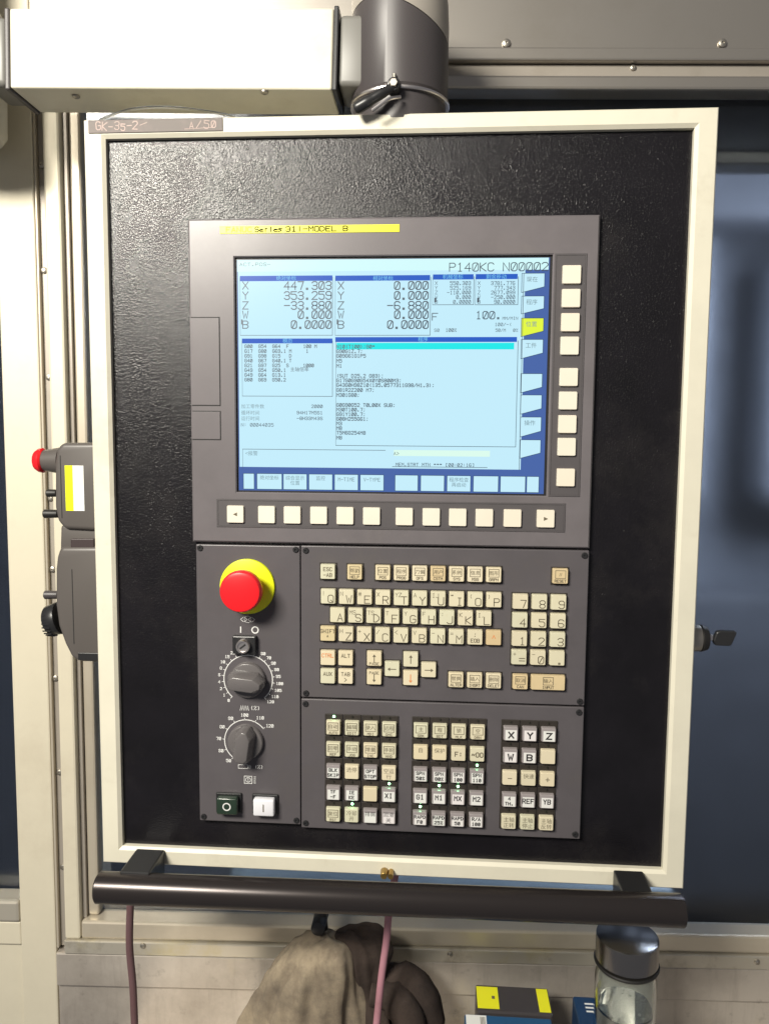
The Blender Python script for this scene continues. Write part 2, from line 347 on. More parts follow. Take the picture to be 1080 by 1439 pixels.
wbox('window_jamb', a5 + .0003, a6, zB0 + .0005, zT3 - .0005, .010, .06, M['steel2'], .003)
# top bands
wbox('upper_sheet', a1 + .001, XR, zT0 + .001, zTop, .0, .03, M['upper'], .001)
wbox('top_rail', a2 + .001, XR, zT1 + .0004, zT0, -.006, .03, M['upper'], .002)
wbox('top_track', a3 + .001, XR, zT2 + .0004, zT1, .004, .03, M['steel3'], .001)
wbox('window_head', a4 + .001, XR, zT3, zT2, -.002, .03, M['upper'], .003)
# bottom bands
wbox('window_sill', a4 + .0005, XR, zB1 + .0003, zB0, -.002, .03, M['steel2'], .003)
wbox('sill_ledge', a3 + .0004, XR, zB2 + .0002, zB1, -.006, .03, M['oil'], .0016)
wbox('skirt_band', a1 + .0006, XR, zB3 + .0006, zB2, -.004, .03, M['stained'], .002)
wbox('lower_sheet', a1 + .0006, XR, zW, zB3, .001, .03, M['stained'], .002)
# left window side
zL0 = wz(14, 1266); zL1 = wz(14, 1297); zL2 = wz(14, 1330)
wbox('left_window_sill', XL, a0 - .0004, zL1 + .0003, zL0, -.001, .03, M['oil'], .004)
wbox('left_skirt', XL, a0 - .0004, zL2 + .0004, zL1, .002, .03, M['steel'], .002)
wbox('left_lower_sheet', XL, a0 - .0004, zW, zL2, .006, .03, M['steel'], .001)
for nm, x0, x1, z0, z1 in (('window_pane', a6 - .002, XR, zB0 - .004, zT3 + .004), ('window_pane', XL, a0 + .002, zL0 - .004, .9)):
    wbox(nm, x0, x1, z0, z1, .022 if x0 > -.5 else .030, .028 if x0 > -.5 else .036, M['window'], 0)
wbox('left_window_head', XL, a0 - .0004, .9, zTop, .0, .03, M['steel'], .002)
# screws
sb = bmesh.new(); lathe(sb, [(0, 0), (.0044, 0), (.0046, .0008), (.0040, .0022), (.0022, .0031), (.0012, .0031), (.0010, .0020), (0, .0018)], 20, 0, Matrix.Rotation(math.pi / 2, 4, 'X'))
screw0 = None
def screw(x, z, y=0., s=1., parent=wall, name='screw'):
    global screw0, sb
    if screw0 is None:
        screw0 = link(name, sb, M['zinc'], parent, True); o = screw0
    else:
        o = bpy.data.objects.new(name, screw0.data); COL.objects.link(o); o.parent = parent
    o.location = (x, y, z); o.scale = (s, s, s); return o
for px, py in ((58, 232), (61, 380), (68, 530), (70, 700), (73, 800), (77, 953), (83, 1085), (88, 1218), (101, 1313)): p = wat(px + 1, py, .006); screw(p.x, p.z, p.y, .9)
for px, py in ((711, 61), (1014, 61)): p = wat(px, py); screw(p.x, p.z, p.y, 1.15)
for px, py, d in ((201, 1329, -.006), (632, 1341, -.006), (1063, 1352, -.006), (889, 95, .004)): p = wat(px, py, d); screw(p.x, p.z, p.y, .8)
# interior behind the glass; blue tone and dim shapes stand in for reflections
inner = empty('machining_chamber'); inner.matrix_world = WALL
tag(inner, 'machining chamber behind the right window glass, its dim blue standing in for reflections', 'machine interior')
def ibox(name, x0, x1, z0, z1, y0, y1, m, bev=.01): return link(name, box(bmesh.new(), x0, x1, y0, y1, z0, z1, bev), m, inner)
ibox('chamber_back', -.9, 2.2, -1.4, 1.3, 1.5, 1.54, M['interior'], 0)
ibox('chamber_side', 2.2, 2.24, -1.4, 1.3, .06, 1.5, M['interior'], 0)
ibox('chamber_floor', -.9, 2.2, -1.44, -1.4, .06, 1.5, M['intdark'], 0)
ibox('chamber_roof', -.9, 2.2, 1.3, 1.34, .06, 1.5, M['intdark'], 0)
ibox('chamber_divider', -.95, -.9, -1.4, 1.3, .06, 1.5, M['intdark'], 0)
ibox('reflection_column', .62, .86, -.1, .66, 1.2, 1.5, M['interior'], .04)
ibox('cross_beam', -.2, 2.1, .62, .78, 1.0, 1.2, M['intdark'], .02)
ibox('inner_header', -.2, 1.6, wz(1040, 216, .10), .9, .09, .16, M['intdark'], .004)
ibox('header_rail', .2, 1.6, wz(1040, 240, .10), wz(1040, 222, .10), .075, .12, M['steel3'], .006)
ibox('reflection_box', -.25, .42, -.62, wz(300, 1235, .14), .14, .30, M['reflection_pale'], .02)  # pale blue box added behind the glass in place of its bluish reflection
ibox('guard', .5, 2.0, -1.2, -.32, 1.1, 1.2, M['intdark'], .02)
ibox('spindle_housing', 1.0, 1.3, -.1, .6, 1.15, 1.35, M['interior'], .05)
# ================================================================= OPERATOR PANEL
panel = empty('operator_panel')
tag(panel, 'cream framed machine control panel with black plate, lit screen, keys and emergency stop', 'control panel')
def P(name, bm, m, parent=panel, smooth=False, label=None):
    o = link(name, bm, m, parent, smooth)
    if label: o['label'] = label
    return o
P('housing_frame', frame_ring(bmesh.new(), (-.308, .308, -.3875, .3875), (-.287, .287, -.369, .370), 0, .03, .0035, .0012), M['cream'])
hb = bmesh.new(); box(hb, -.304, .304, .0302, .092, -.3835, .3835, .004)
P('rear_cover', hb, M['cream'])
P('black_plate', box(bmesh.new(), -.2868, .2868, .008, .020, -.3688, .3698), M['black'])
# tape label at the upper left of the frame
tb = bmesh.new(); box(tb, -.3030, -.1670, -.0011, -.0002, .3742, .3868, .0004)
tape = P('tape_label', tb, M['tape'])
pn = bmesh.new(); pe = Pen(pn, -.00115); rw = random.Random(5)
for txt_, x_, ad_ in (('GK-35-2', -.2945, .0062), ('A/50', -.2000, .0072)):
    for i_, ch_ in enumerate(txt_):
        pe.text(ch_, x_ + i_ * ad_ + rw.uniform(-.0005, .0005), .3768 + rw.uniform(-.0006, .0008), rw.uniform(.0062, .0080), rw.uniform(.0007, .0010), cw=rw.uniform(.0038, .0048), rot=rw.uniform(-.12, .10))
pe.line([(-.25, .381), (-.243, .3835)], .0006); pe.line([(-.205, .3765), (-.178, .3775)], .0005)
P('handwriting', pn, M['scratch'], tape)
# ---- display unit
DX0, DX1, DZ0, DZ1 = -.2035, .2012, -.0340, .2904
du = bmesh.new(); frame_ring(du, (DX0, DX1, DZ0, DZ1), (-.1568, .1572, .0182, .2532), 0, .0078, .0012, .0015)
disp = P('display_bezel', du, M['bezel'])
# raised key bezels with thin outline
kb = bmesh.new(); frame_ring(kb, (-.1778, .1764, -.0183, .0110), (-.1762, .1748, -.0167, .0094), -.0007, .0002, 0, .0004); 
P('soft_key_surround', kb, M['recess'], disp)
kb = bmesh.new(); frame_ring(kb, (.1590, .1900, .0176, .2540), (.1606, .1884, .0192, .2524), -.0007, .0002, 0, .0004)
P('soft_key_surround', kb, M['recess'], disp)
kb = bmesh.new(); quad(kb, -.1761, .1747, -.0166, .0093, -.00025); P('soft_key_field', kb, M['recess'], disp)
kb = bmesh.new(); quad(kb, .1607, .1883, .0193, .2523, -.00025); P('soft_key_field', kb, M['recess'], disp)
for z0, z1 in ((.1062, .1940), (.0716, .1001)):
    g = bmesh.new(); quad(g, DX0 + .0016, -.1722, z0 - .0006, z1 + .0006, -.0002); gap = P('slot_gap', g, M['gap'], disp)
    g = bmesh.new(); box(g, DX0 + .0008, -.1730, -.0007, .0001, z0 + .0003, z1 - .0003, .0003); P('slot_cover', g, M['bezel'], disp)
# yellow series label
lb = bmesh.new(); box(lb, -.1712, .0079, -.0006, -.0001, .2759, .2832, .0002)
lab = P('series_label', lb, M['label'], disp)
lp = bmesh.new(); pe = Pen(lp, -.0007, 1); pe.text('FANUC', -.1645, .2775, .0044, .0010, adv=.0054, cw=.0038)
pe.mi = 0; pe.text('Series', -.1355, .2774, .0046, .00095, adv=.0047, cw=.0036); pe.text('31i-MODEL B', -.1045, .2774, .0046, .00095, adv=.0057, cw=.0043)
# label print must stay a sub-part: same parent as the label
P('series_lettering', lp, [M['labelink'], M['fade']], disp)
# soft keys
def keycap(bm, cx, cz, w, h, d, y0=0., inset=.0011, mi=0, round_=.0008):
    b = bmesh.new(); L = []
    for (e, y, rr) in ((0, y0, round_), (.0002, y0 - d * .55, round_), (inset * .6, y0 - d * .92, round_), (inset, y0 - d, round_ * .8)):
        x, z = w / 2 - e, h / 2 - e; ring = []
        for sx, sz in ((1, 1), (-1, 1), (-1, -1), (1, -1)):
            for k in ((0, 1) if sx * sz > 0 else (1, 0)):
                ring.append(b.verts.new((cx + sx * (x - (rr if k else 0)), y, cz + sz * (z - (0 if k else rr)))))
        L.append(ring)
    for A, B in zip(L, L[1:]):
        for k in range(8): b.faces.new((A[k], A[(k + 1) % 8], B[(k + 1) % 8], B[k]))
    b.faces.new(L[-1]); bmesh.ops.recalc_face_normals(b, faces=b.faces[:])
    if b.faces[-1].normal.y > 0: bmesh.ops.reverse_faces(b, faces=b.faces[:])
    merge(bm, b, mi)
SKX = (-.1577, -.1253, -.0988, -.0716, -.0446, -.0176, .0156, .0428, .0694, .0960, .1240, .1568)
SKZ = (.2337, .2112, .1882, .1657, .1354, .1125, .0895, .0671, .0368)
for i, x in enumerate(SKX):
    b = bmesh.new(); keycap(b, x, -.0046, .0178, .0180, .0030, 0, .0006)
    if i in (0, 11):
        s = 1 if i == 11 else -1; poly(b, [(x - s * .002, -.0026), (x - s * .002, -.0066), (x + s * .0024, -.0046)], -.0031, 1)
    P('soft_key', b, [M['softkey'], M['ink']], disp, label='ivory soft key with a small triangle pointing %s' % ('right' if i else 'left') if i in (0, 11) else None)
for z in SKZ:
    b = bmesh.new(); keycap(b, .1754, z, .0180, .0180, .0030, 0, .0006); P('soft_key', b, M['softkey'], disp)
# ---- screen
YS = .0035
def sp(px, py): p = at(px, py, YS); return p.x, p.z
sc_ = bmesh.new(); box(sc_, -.1566, .1570, YS, .0077, .0184, .2530)
screen = P('screen', sc_, M['dark'])
sm = bmesh.new(); mats = [SCR['blue'], SCR['light'], SCR['pale'], SCR['header'], SCR['cyan'], SCR['field']]
X0, X1, Z0, Z1 = -.1552, .1548, .0198, .2512
quad(sm, X0, X1, Z0, Z1, YS - .0001, 0)
def R(px0, py0, px1, py1, mi, k=1, bm=None):
    a, c = sp(px0, py0), sp(px1, py1); quad(sm if bm is None else bm, a[0], c[0], c[1], a[1], YS - .0001 - k * .00008, mi)
R(334, 366, 731, 660, 1)
a = sp(333, 365.5); c = sp(771, 382); quad(sm, X0 + .0004, .1537, .2396, Z1 - .0002, YS - .00020, 2)
# window fields are laid out on the panel's own horizontal/vertical axes
def xz(px, py): return sp(px, py)
HD = [((337, 391), (467, 391), .0052), ((471, 391), (604, 390), .0052), ((608, 389), (665, 389), .0050), ((668, 389), (727, 388), .0050), ((340, 479), (467, 479), .0048), ((471, 478), (726, 476), .0048)]
for (l, r_, h) in HD:
    x0 = xz(*l)[0]; x1 = xz(*r_)[0]; z = (xz(*l)[1] + xz(*r_)[1]) / 2; quad(sm, x0, x1, z - h / 2, z + h / 2, YS - .0003, 3)
z = xz(600, 486)[1]; quad(sm, xz(473, 486)[0], xz(722, 486)[0], z - .0034, z + .0030, YS - .0003, 4)
z = xz(620, 637)[1]; quad(sm, xz(553, 637)[0], xz(688, 637)[0], z - .003, z + .003, YS - .0003, 5)
P('screen_fields', sm, mats, screen)
tabs = [(383, 411), (415, 441), (446, 473), (476, 504), (524, 552), (554, 582), (585, 614), (617, 644)]
for i, (y0, y1) in enumerate(tabs):
    b = bmesh.new(); pxr = 765 - (y0 - 383) * .024; pxl = 733 - (y0 - 383) * .010
    A = xz(pxl, y0 + 1); B = xz(pxr, y0 + 1); z0 = A[1]; z1 = xz(pxl, y1)[1]
    pts = [(A[0], z0), (B[0], z0), (B[0], z1 + (z0 - z1) * .30), (A[0], z1)]
    poly(b, pts, YS - .0003, 0)
    pe = Pen(b, YS - .00033, 1); pe.line(pts + [pts[0]], .0005)
    cxm = (A[0] + B[0]) / 2 - .001
    for k in ((0, '现在'), (1, '程序'), (2, '位置'), (3, '工件'), (6, '操作')):
        if k[0] == i: cjk(b, k[1], cxm, z0 - .0078, .0042, YS - .00036, 2)
    P('side_tab', b, [SCR['yellowtab'] if i == 2 else SCR['tab'], SCR['edge'], M['scrfaint']], screen, label='yellow highlighted side tab' if i == 2 else None)
bt = [(342, 357), (361, 396), (398, 431), (434, 467), (470, 503), (506, 539), (555, 587), (591, 624), (628, 661), (665, 700), (703, 738), (740, 757)]
bl = {1: ('绝对坐标', ''), 2: ('综合显示', '位置'), 3: ('监控', ''), 4: 'M-TIME', 5: 'V-TYPE', 8: ('程序检查', '再启动')}
for i, (x0, x1) in enumerate(bt):
    b = bmesh.new(); A = xz(x0, 667)[0]; B = xz(x1, 667)[0]; zt, zb = .0372, .0212
    quad(b, A, B, zb, zt, YS - .0003, 0); pe = Pen(b, YS - .00033, 1); pe.rect(A, B, zb, zt, .0005)
    if i in bl:
        t = bl[i]; pe.mi = 2; pe.y = YS - .0004
        if isinstance(t, str): pe.text(t, (A + B) / 2, .0305, .0034, .0005, adv=.0029, cw=.0021, align='c')
        else:
            cjk(b, t[0], (A + B) / 2, .0313, .0037, YS - .00042, 2)
            if t[1]: cjk(b, t[1], (A + B) / 2, .0262, .0037, YS - .00042, 2)
    P('bottom_tab', b, [SCR['tab'], SCR['edge'], M['scrfaint']], screen)
tx = bmesh.new(); pe = Pen(tx, YS - .00042, 0); TY = YS - .0004
Lw = .0005
# window outlines
def line_px(pts, w=Lw): pe.line([xz(*p) for p in pts], w)
def rectlines(x0, y0, x1, y1, sides='blr'):
    a = xz(x0, y0); c = xz(x1, y1)
    if 'b' in sides: pe.line([(a[0], c[1]), (c[0], c[1])], Lw)
    if 't' in sides: pe.line([(a[0], a[1]), (c[0], a[1])], Lw)
    if 'l' in sides: pe.line([(a[0], a[1]), (a[0], c[1])], Lw * .6)
    if 'r' in sides: pe.line([(c[0], a[1]), (c[0], c[1])], Lw)
rectlines(337, 390, 467, 471); rectlines(471, 390, 604, 471); rectlines(608, 389, 665, 428); rectlines(668, 389, 727, 428)
rectlines(340, 479, 467, 557); rectlines(472, 479, 724, 628, 'blr'); rectlines(341, 631, 541, 660, 'tl'); rectlines(551, 655, 684, 657, 'b'); rectlines(729, 384, 729, 660, 'r')
rows = [401, 415, 429, 442, 456]
for (lx, rx, vals, axx) in ((341, 466, ('447.303', '353.259', '-33.880', '0.000', '0.0000'), 'XYZwB'), (475, 602, ('0.000', '0.000', '-6.880', '0.000', '0.0000'), 'XYZwB')):
    for k, py in enumerate(rows):
        x, z = xz(lx, py); pe.text(axx[k] if axx[k] != 'w' else 'W', x, z - .0037, .0072, .0009, cw=.0056)
        x, z = xz(rx, py); pe.text(vals[k], x - .0005, z - .0038, .0076, .00105, adv=.0070, cw=.0053, align='r')
    x, z = xz(lx - 2, 453); quad(tx, x, x + .0014, z - .002, z + .003, YS - .00046)
for (lx, rx, vals) in ((611, 661, ('550.303', '525.169', '-110.000', '0.000', '0.0000')), (671, 723, ('3781.776', '777.343', '2677.099', '-250.000', '90.0000'))):
    for k in range(5):
        x, z = xz(lx, 397.6 + k * 6.6); pe.text('XYZWB'[k], x, z - .0017, .0032, .0004, cw=.0024)
        x, z = xz(rx, 397.6 + k * 6.6); pe.text(vals[k], x, z - .0017, .0033, .00048, adv=.0030, cw=.0021, align='r')
    x, z = xz(lx - 1, 422); quad(tx, x, x + .002, z - .002, z + .0025, YS - .00046)
x, z = xz(607, 450); pe.text('F', x, z, .0068, .0008, cw=.0054)
x, z = xz(704, 448); pe.text('100.', x, z, .0072, .0009, adv=.0066, cw=.0050, align='r')
x, z = xz(727, 449); pe.text('MM/MIN', x, z, .0026, .0004, adv=.0026, cw=.0018, align='r')
x, z = xz(718, 458); pe.text('100/-(', x, z, .0030, .0004, adv=.0028, cw=.002, align='r')
x, z = xz(610, 466); pe.text('S0', x, z, .0028, .0004, adv=.0028, cw=.002); x, z = xz(626, 466); pe.text('100%', x, z, .0030, .0005, adv=.0028, cw=.002)
x, z = xz(696, 466); pe.text('50/M', x, z, .0028, .0004, adv=.0026, cw=.0018); x, z = xz(727, 466); pe.text('0%', x, z, .0028, .0004, adv=.0026, cw=.0018, align='r')
x, z = xz(770, 377); pe.text('P140KC N00002', x - .0004, z - .0022, .0078, .00085, adv=.0075, cw=.0057, align='r')
# small listings
mod = ['G00  G54  G64  F     100 M', 'G17  G80  G69.1 M     1', 'G91  G98  G15   D', 'G40  G67  G40.1 T', 'G21  G97  G25  S     1000', 'G49  G54  G50.1', 'G49  G64  G13.1', 'G80  G69  G50.2']
for k, t in enumerate(mod): x, z = xz(344, 486.5 + k * 6.7); pe.text(t, x, z - .0016, .0031, .0006, adv=.00285, cw=.0020)
lst = {487: 'N10(T100);G0*', 493.5: 'G90G1Z.7;', 500: 'G09G61G1P5', 507: 'M5', 514: 'M1', 528: '(SUT D25.2 G83);', 534.5: 'G17G0G90G54X0Y0S800M3;', 541: 'G43G0H98Z10(135.0577311G98/H1.3);', 548: 'G81R2Z200 M7;', 555: 'M301G80;',
       569: 'G0G90G52 T0L00X SUB;', 575.5: 'M30T100.7;', 582: 'G91Y100.7;', 588.5: 'G08H255G61;', 595: 'M3', 601.5: 'M8', 608: 'T5M6G254M8', 615: 'M8'}
for py, t in lst.items(): x, z = xz(473, py); pe.text(t, x, z - .0016, .0032, .00062, adv=.0030, cw=.0021)
for py, t in ((571, '2000'), (580, '94H17M5S1'), (588, '-8H33M43S')): x, z = xz(453, py); pe.text(t, x, z - .0015, .0030, .0005, adv=.0030, cw=.0021, align='r')
x, z = xz(339, 597); pe.text('N: 00044035', x, z - .0015, .0032, .00045, adv=.0031, cw=.0022)
x, z = xz(553, 637); pe.text('A>', x, z - .0016, .0030, .0004, adv=.0030, cw=.0021)
x, z = xz(556, 653); pe.text('MEM.STRT MTN *** [00:02:16]', x, z - .0012, .0030, .0005, adv=.00295, cw=.0020)
x, z = xz(337, 372); pe.text('ACT.POS-', x, z - .0012, .0030, .0004, adv=.0040, cw=.0028)
for py, t in ((571, '加工零件数'), (580, '循环时间'), (588, '运行时间')): x, z = xz(339, py); cjk(tx, t, x, z - .0017, .0036, TY, 1, 'l')
x, z = xz(345, 637); cjk(tx, '<报警', x, z - .0017, .0038, TY, 1, 'l')
x, z = xz(408, 519); cjk(tx, '主轴倍率', x, z - .0017, .0036, TY, 0, 'l')
for px, py, t in ((402, 391, '绝对坐标'), (538, 391, '相对坐标'), (636, 389, '机械坐标'), (697, 389, '剩余移动'), (404, 479, '模态'), (594, 477, '程序')):
    x, z = xz(px, py); cjk(tx, t, x, z - .0017, .0038, TY, 2)
P('screen_text', tx, [M['scrink'], M['scrfaint'], SCR['headtext']], screen)
# ---- lower plates
def plate(name, x0, x1, z0, z1): return P(name, box(bmesh.new(), x0, x1, -.0004, .0078, z0, z1, .0009), M['plate'])
sw = plate('switch_plate', -.2000, -.0912, -.3350, -.0368)
mdi = plate('keyboard_plate', -.0902, .2010, -.1958, -.0362)
opp = plate('machine_key_plate', -.0902, .2010, -.3382, -.1976)
pscrew = None
def pscr(parent, x, z):
    global pscrew
    if pscrew is None:
        b = bmesh.new(); lathe(b, [(0, 0), (.0032, 0), (.0032, .0006), (.0026, .0014), (.0011, .0014), (.0010, .0004), (0, .0004)], 16, 0, Matrix.Rotation(math.pi / 2, 4, 'X')); pscrew = link('screw', b, M['dark'], parent, True); o = pscrew
    else: o = bpy.data.objects.new('screw', pscrew.data); COL.objects.link(o); o.parent = parent
    o.location = (x, -.0004, z)
for x, z in ((-.1955, -.0405), (-.0955, -.0405), (-.1955, -.3305), (-.0955, -.3305)): pscr(sw, x, z)
for x, z in ((-.0850, -.0412), (.1965, -.0412), (-.0850, -.1915), (.1965, -.1915)): pscr(mdi, x, z)
for x, z in ((.1960, -.2030), (.1960, -.3330), (-.0855, -.2030), (-.0855, -.3330)): pscr(opp, x, z)
# ---- MDI keys
KD = .0052; YK = -.0004
def mkey(x, z, big='', small='', m='key', w=.0157, h=.0157, kind=0, inkm='ink', parent=None):
    b = bmesh.new(); box(b, x - w / 2 - .0011, x + w / 2 + .0011, YK - .0006, YK + .0001, z - h / 2 - .0016, z + h / 2 + .0010, 0, mi=2); keycap(b, x, z, w, h, KD, YK, .0008)  # dark plate under each cap stands in for shade in the key gaps
    y = YK - KD - .00006; pe = Pen(b, y, 1)
    if kind == 0:
        if small: pe.text(small, x - .0060, z + .0014, .0040, .0005, adv=.0036, cw=.0026)
        if big: pe.text(big, x + .0028, z - .0060, .0076, .0009, cw=.0054, align='c')
    elif kind == 1:   # icon box with tiny writing
        pe.rect(x - .0050, x + .0050, z - .0020, z + .0058, .0006)
        cjk(b, big, x, z + .0002, .0036, y - .00012, 1)
        pe.text(small, x, z - .0060, .0026, .0006, adv=.0024, cw=.0017, align='c')
    elif kind == 2:   # two lines
        pe.text(big, x, z + .0010, .0036, .0007, adv=.0032, cw=.0022, align='c'); pe.text(small, x, z - .0050, .0036, .0007, adv=.0032, cw=.0022, align='c')
    elif kind == 3:   # arrows
        d = {'u': (0, 1), 'd': (0, -1), 'l': (-1, 0), 'r': (1, 0)}[big]; L = .0038
        pe.line([(x - d[0] * L, z - d[1] * L), (x + d[0] * L, z + d[1] * L)], .0009)
        tip = (x + d[0] * (L + .001), z + d[1] * (L + .001)); q = (-d[1], d[0])
        poly(b, [tip, (tip[0] - d[0] * .0026 + q[0] * .0019, tip[1] - d[1] * .0026 + q[1] * .0019), (tip[0] - d[0] * .0026 - q[0] * .0019, tip[1] - d[1] * .0026 - q[1] * .0019)], y - .0001, 1)
        if small: pe.text(small, x, z + (.0036 if big == 'd' else -.0064), .0026, .0005, adv=.0026, cw=.0018, align='c')
    elif kind == 4:   # single centred sign
        cjk(b, big, x, z - .0034, .0070, y, 1)
    nm = 'key'; o = P(nm, b, [M[m], M[inkm], M['socket_and_shade']], parent or mdi)
    if kind == 0 and big: o['label'] = 'key marked %s' % big
    return o
zr = -.0620
mkey(-.0618, zr, 'ESC', '-AB', kind=2); mkey(-.0342, zr, '帮助', 'HELP', 'tan', kind=1)
for x, t, s, m in ((-.0055, '位置', 'POS', 'beige'), (.0133, '程序', 'PROG', 'beige'), (.0320, '刀偏', 'OFS', 'beige'), (.0505, '用户', 'CSTM', 'tan'), (.0692, '系统', 'SYS', 'beige'), (.0878, '信息', 'MSG', 'beige'), (.1064, '图形', 'GRPH', 'beige')):
    mkey(x, zr, t, s, m, kind=1)
mkey(.1725, zr, '//', 'RESET', 'tan', kind=1)
for i, (c_, s) in enumerate(zip('QWERTYUIOP', ('!', 'N', '#', 'X', 'YZ', 'A', 'IJ', '*', '(', ')'))): mkey(-.0614 + i * .01872, -.0876, c_, s)
for i, (c_, s) in enumerate(zip('ASDFGHJKL', ('', 'MS', 'TS', 'T', 'Y', 'F', ':', 'K', 'I,'))): mkey(-.0518 + i * .01866, -.1068, c_, s)
mkey(-.0618, -.1265, 'SHIFT', '^', 'tan', kind=2)
for i, (c_, s) in enumerate(zip('ZXCVBNM', ('H', '+', '/', '<', 'V', '-', '='))): mkey(-.0429 + i * .0188, -.1265, c_, s)
mkey(.0889, -.1265, ';', 'EOB', kind=2); mkey(.1076, -.1265, '^', '', 'tan', kind=4, inkm='orange')
for j, row in enumerate((('7', '8', '9'), ('4', '5', '6'), ('1', '2', '3'), ('=', '0', '.'))):
    for i, c_ in enumerate(row): mkey(.1336 + i * .0190, -.0886 - j * .0191, c_, '+' if c_ == '=' else '-' if c_ == '0' else '')
mkey(-.0617, -.1520, 'CTRL', '', 'beige', kind=2, inkm='orange'); mkey(-.0431, -.1518, 'ALT', '', 'beige', kind=2)
mkey(-.0617, -.1714, 'AUX', '', 'key', kind=2); mkey(-.0431, -.1712, 'TAB', '>', 'beige', kind=2)
mkey(-.0136, -.1515, 'u', 'PAGE', 'beige', kind=3); mkey(-.0136, -.1711, 'd', 'PAGE', 'beige', kind=3)
mkey(.0049, -.1618, 'l', '', kind=3); mkey(.0239, -.1513, 'u', '', kind=3); mkey(.0239, -.1708, 'd', '', 'beige', kind=3, inkm='orange'); mkey(.0423, -.1618, 'r', '', kind=3)
for x, t, s in ((.0703, '替换', 'ALTER'), (.0893, '插入', 'INSRT'), (.1085, '删除', 'DELET')): mkey(x, -.1715, t, s, 'beige', kind=1)
mkey(.1354, -.1716, '取消', 'CAN', 'tan', kind=1); mkey(.1633, -.1716, '输入', 'INPUT', 'tan', w=.0345, kind=1)
# ---- machine operator keys
DK = .0050
def okey(x, z, lines, style, ledon=False):
    b = bmesh.new(); w = .0152
    s_ = bmesh.new(); box(s_, x - .0093, x + .0093, -.0018, -.0003, z - .0094, z + .0132, .0004)
    for k in range(6):
        for sx in (-1, 1): box(s_, x + sx * .0084 - .0006, x + sx * .0084 + .0006, -.0024, -.0015, z - .0070 + k * .0026 - .0005, z - .0070 + k * .0026 + .0005)
    P('key_socket', s_, M['socket_and_shade'], opp)
    y1 = -.0016
    if style == 'clear':
        keycap(b, x, z, w, w, DK, y1, .0008, 0)
        yy = y1 - DK - .00006; quad(b, x - .0056, x + .0060, z - .0064, z + .0042, yy, 1); y = yy - .00006
    else:
        keycap(b, x, z, w, w, DK, y1, .0009, 0); y = y1 - DK - .00006
    pe = Pen(b, y, 2)
    if lines:
        kind = lines[0]
        if kind == 'B':    # big bold letter
            pe.text(lines[1], x + .0003, z - .0041, .0060, .0015, cw=.0050, align='c')
        elif kind == '2':
            pe.text(lines[1], x, z + .0004, .0031, .0008, adv=.0031, cw=.0020, align='c'); pe.text(lines[2], x, z - .0050, .0031, .0008, adv=.0031, cw=.0020, align='c')
        elif kind == '1': pe.text(lines[1], x, z - .0024, .0046, .0010, adv=.0042, cw=.0028, align='c')
        elif kind == 'I':  # icon box
            pe.rect(x - .0052, x + .0052, z - .0022, z + .0056, .0006); cjk(b, lines[1], x, z - .0001, .0038, y - .0001, 2); pe.text(lines[2], x, z - .0062, .0024, .0005, adv=.0024, cw=.0016, align='c')
        elif kind == 'C':
            cjk(b, lines[1], x, z + .0008, .0042, y, 2)
            if len(lines) > 2: cjk(b, lines[2], x, z - .0052, .0042, y, 2)
        elif kind == 'S': pe.text(lines[1], x, z - .0030, .0060, .0008, align='c')
    mats = {'clear': [M['clear'], M['insert'], M['bold']], 'key': [M['key'], M['key'], M['ink']], 'beige': [M['beige'], M['beige'], M['ink']]}[style]
    o = P('key', b, mats, opp)
    if lines and lines[0] in 'B': o['label'] = 'clear capped key marked %s' % lines[1]
    lb_ = bmesh.new(); cyl(lb_, (x + .0002, -.0017, z + .0108), (x + .0002, -.0029, z + .0108), .0013, .0007, 10); P('indicator_light', lb_, M['led'] if ledon else M['ledoff'], opp, label='lit green indicator' if ledon else None)
GA = [[('I', '自动', 'AUTO'), ('I', '编辑', 'EDIT'), ('I', '录入', 'MDI'), ('I', '远程', 'DNC')],
      [('I', '回零', 'REF'), ('I', '手动', 'JOG'), ('I', '增量', 'INC'), ('I', '手轮', 'HND')],
      [('2', 'BLK', 'SKIP'), ('C', '选停'), ('2', 'OPT', 'STOP'), ('C', '空运', '行')],
      [('2', 'TF', '-F'), ('2', 'IE', 'KE'), None, ('1', 'XI')],
      [('I', '复位', 'RST'), ('C', '冷却', '开'), ('C', '排屑'), ('C', '润滑', '关')]]
SA = [['key'] * 4, ['key', 'key', 'beige', 'key'], ['clear', 'beige', 'clear', 'beige'], ['clear', 'clear', 'beige', 'clear'], ['key', 'key', 'clear', 'clear']]
GB = [[('I', '主', 'SBK'), ('I', '程', 'BDT'), ('I', '锁', 'MLK'), ('I', '空', 'DRN')],
      [('C', '自'), ('C', '保护'), ('1', 'F:'), ('1', '~OO')],
      [('2', 'SPN', '50%'), ('2', 'SPN', '80%'), ('2', 'SPN', '100'), ('2', 'SPN', '110')],
      [('1', 'G1'), ('1', 'M1'), ('1', 'MX'), ('1', 'M2')],
      [('2', 'RAPD', 'F0'), ('2', 'RAPD', '25%'), ('2', 'RAPD', '50'), ('2', 'R/A', '100')]]
SB = [['key'] * 4, ['beige', 'beige', 'key', 'key'], ['clear'] * 4, ['clear'] * 4, ['clear'] * 4]
GC = [[('B', 'X'), ('B', 'Y'), ('B', 'Z')], [('B', 'W'), ('B', 'B'), None], [('S', '-'), ('C', '快速'), ('S', '+')],
      [('2', '4', 'TH.'), ('1', 'REF'), ('1', 'YB')], [('C', '主轴', '正转'), ('C', '主轴', '停止'), ('C', '主轴', '反转')]]
SC = [['clear'] * 3, ['clear', 'clear', 'beige'], ['beige', 'key', 'beige'], ['clear'] * 3, ['key'] * 3]
RZ = (-.2258, -.2491, -.2729, -.2964, -.3200)
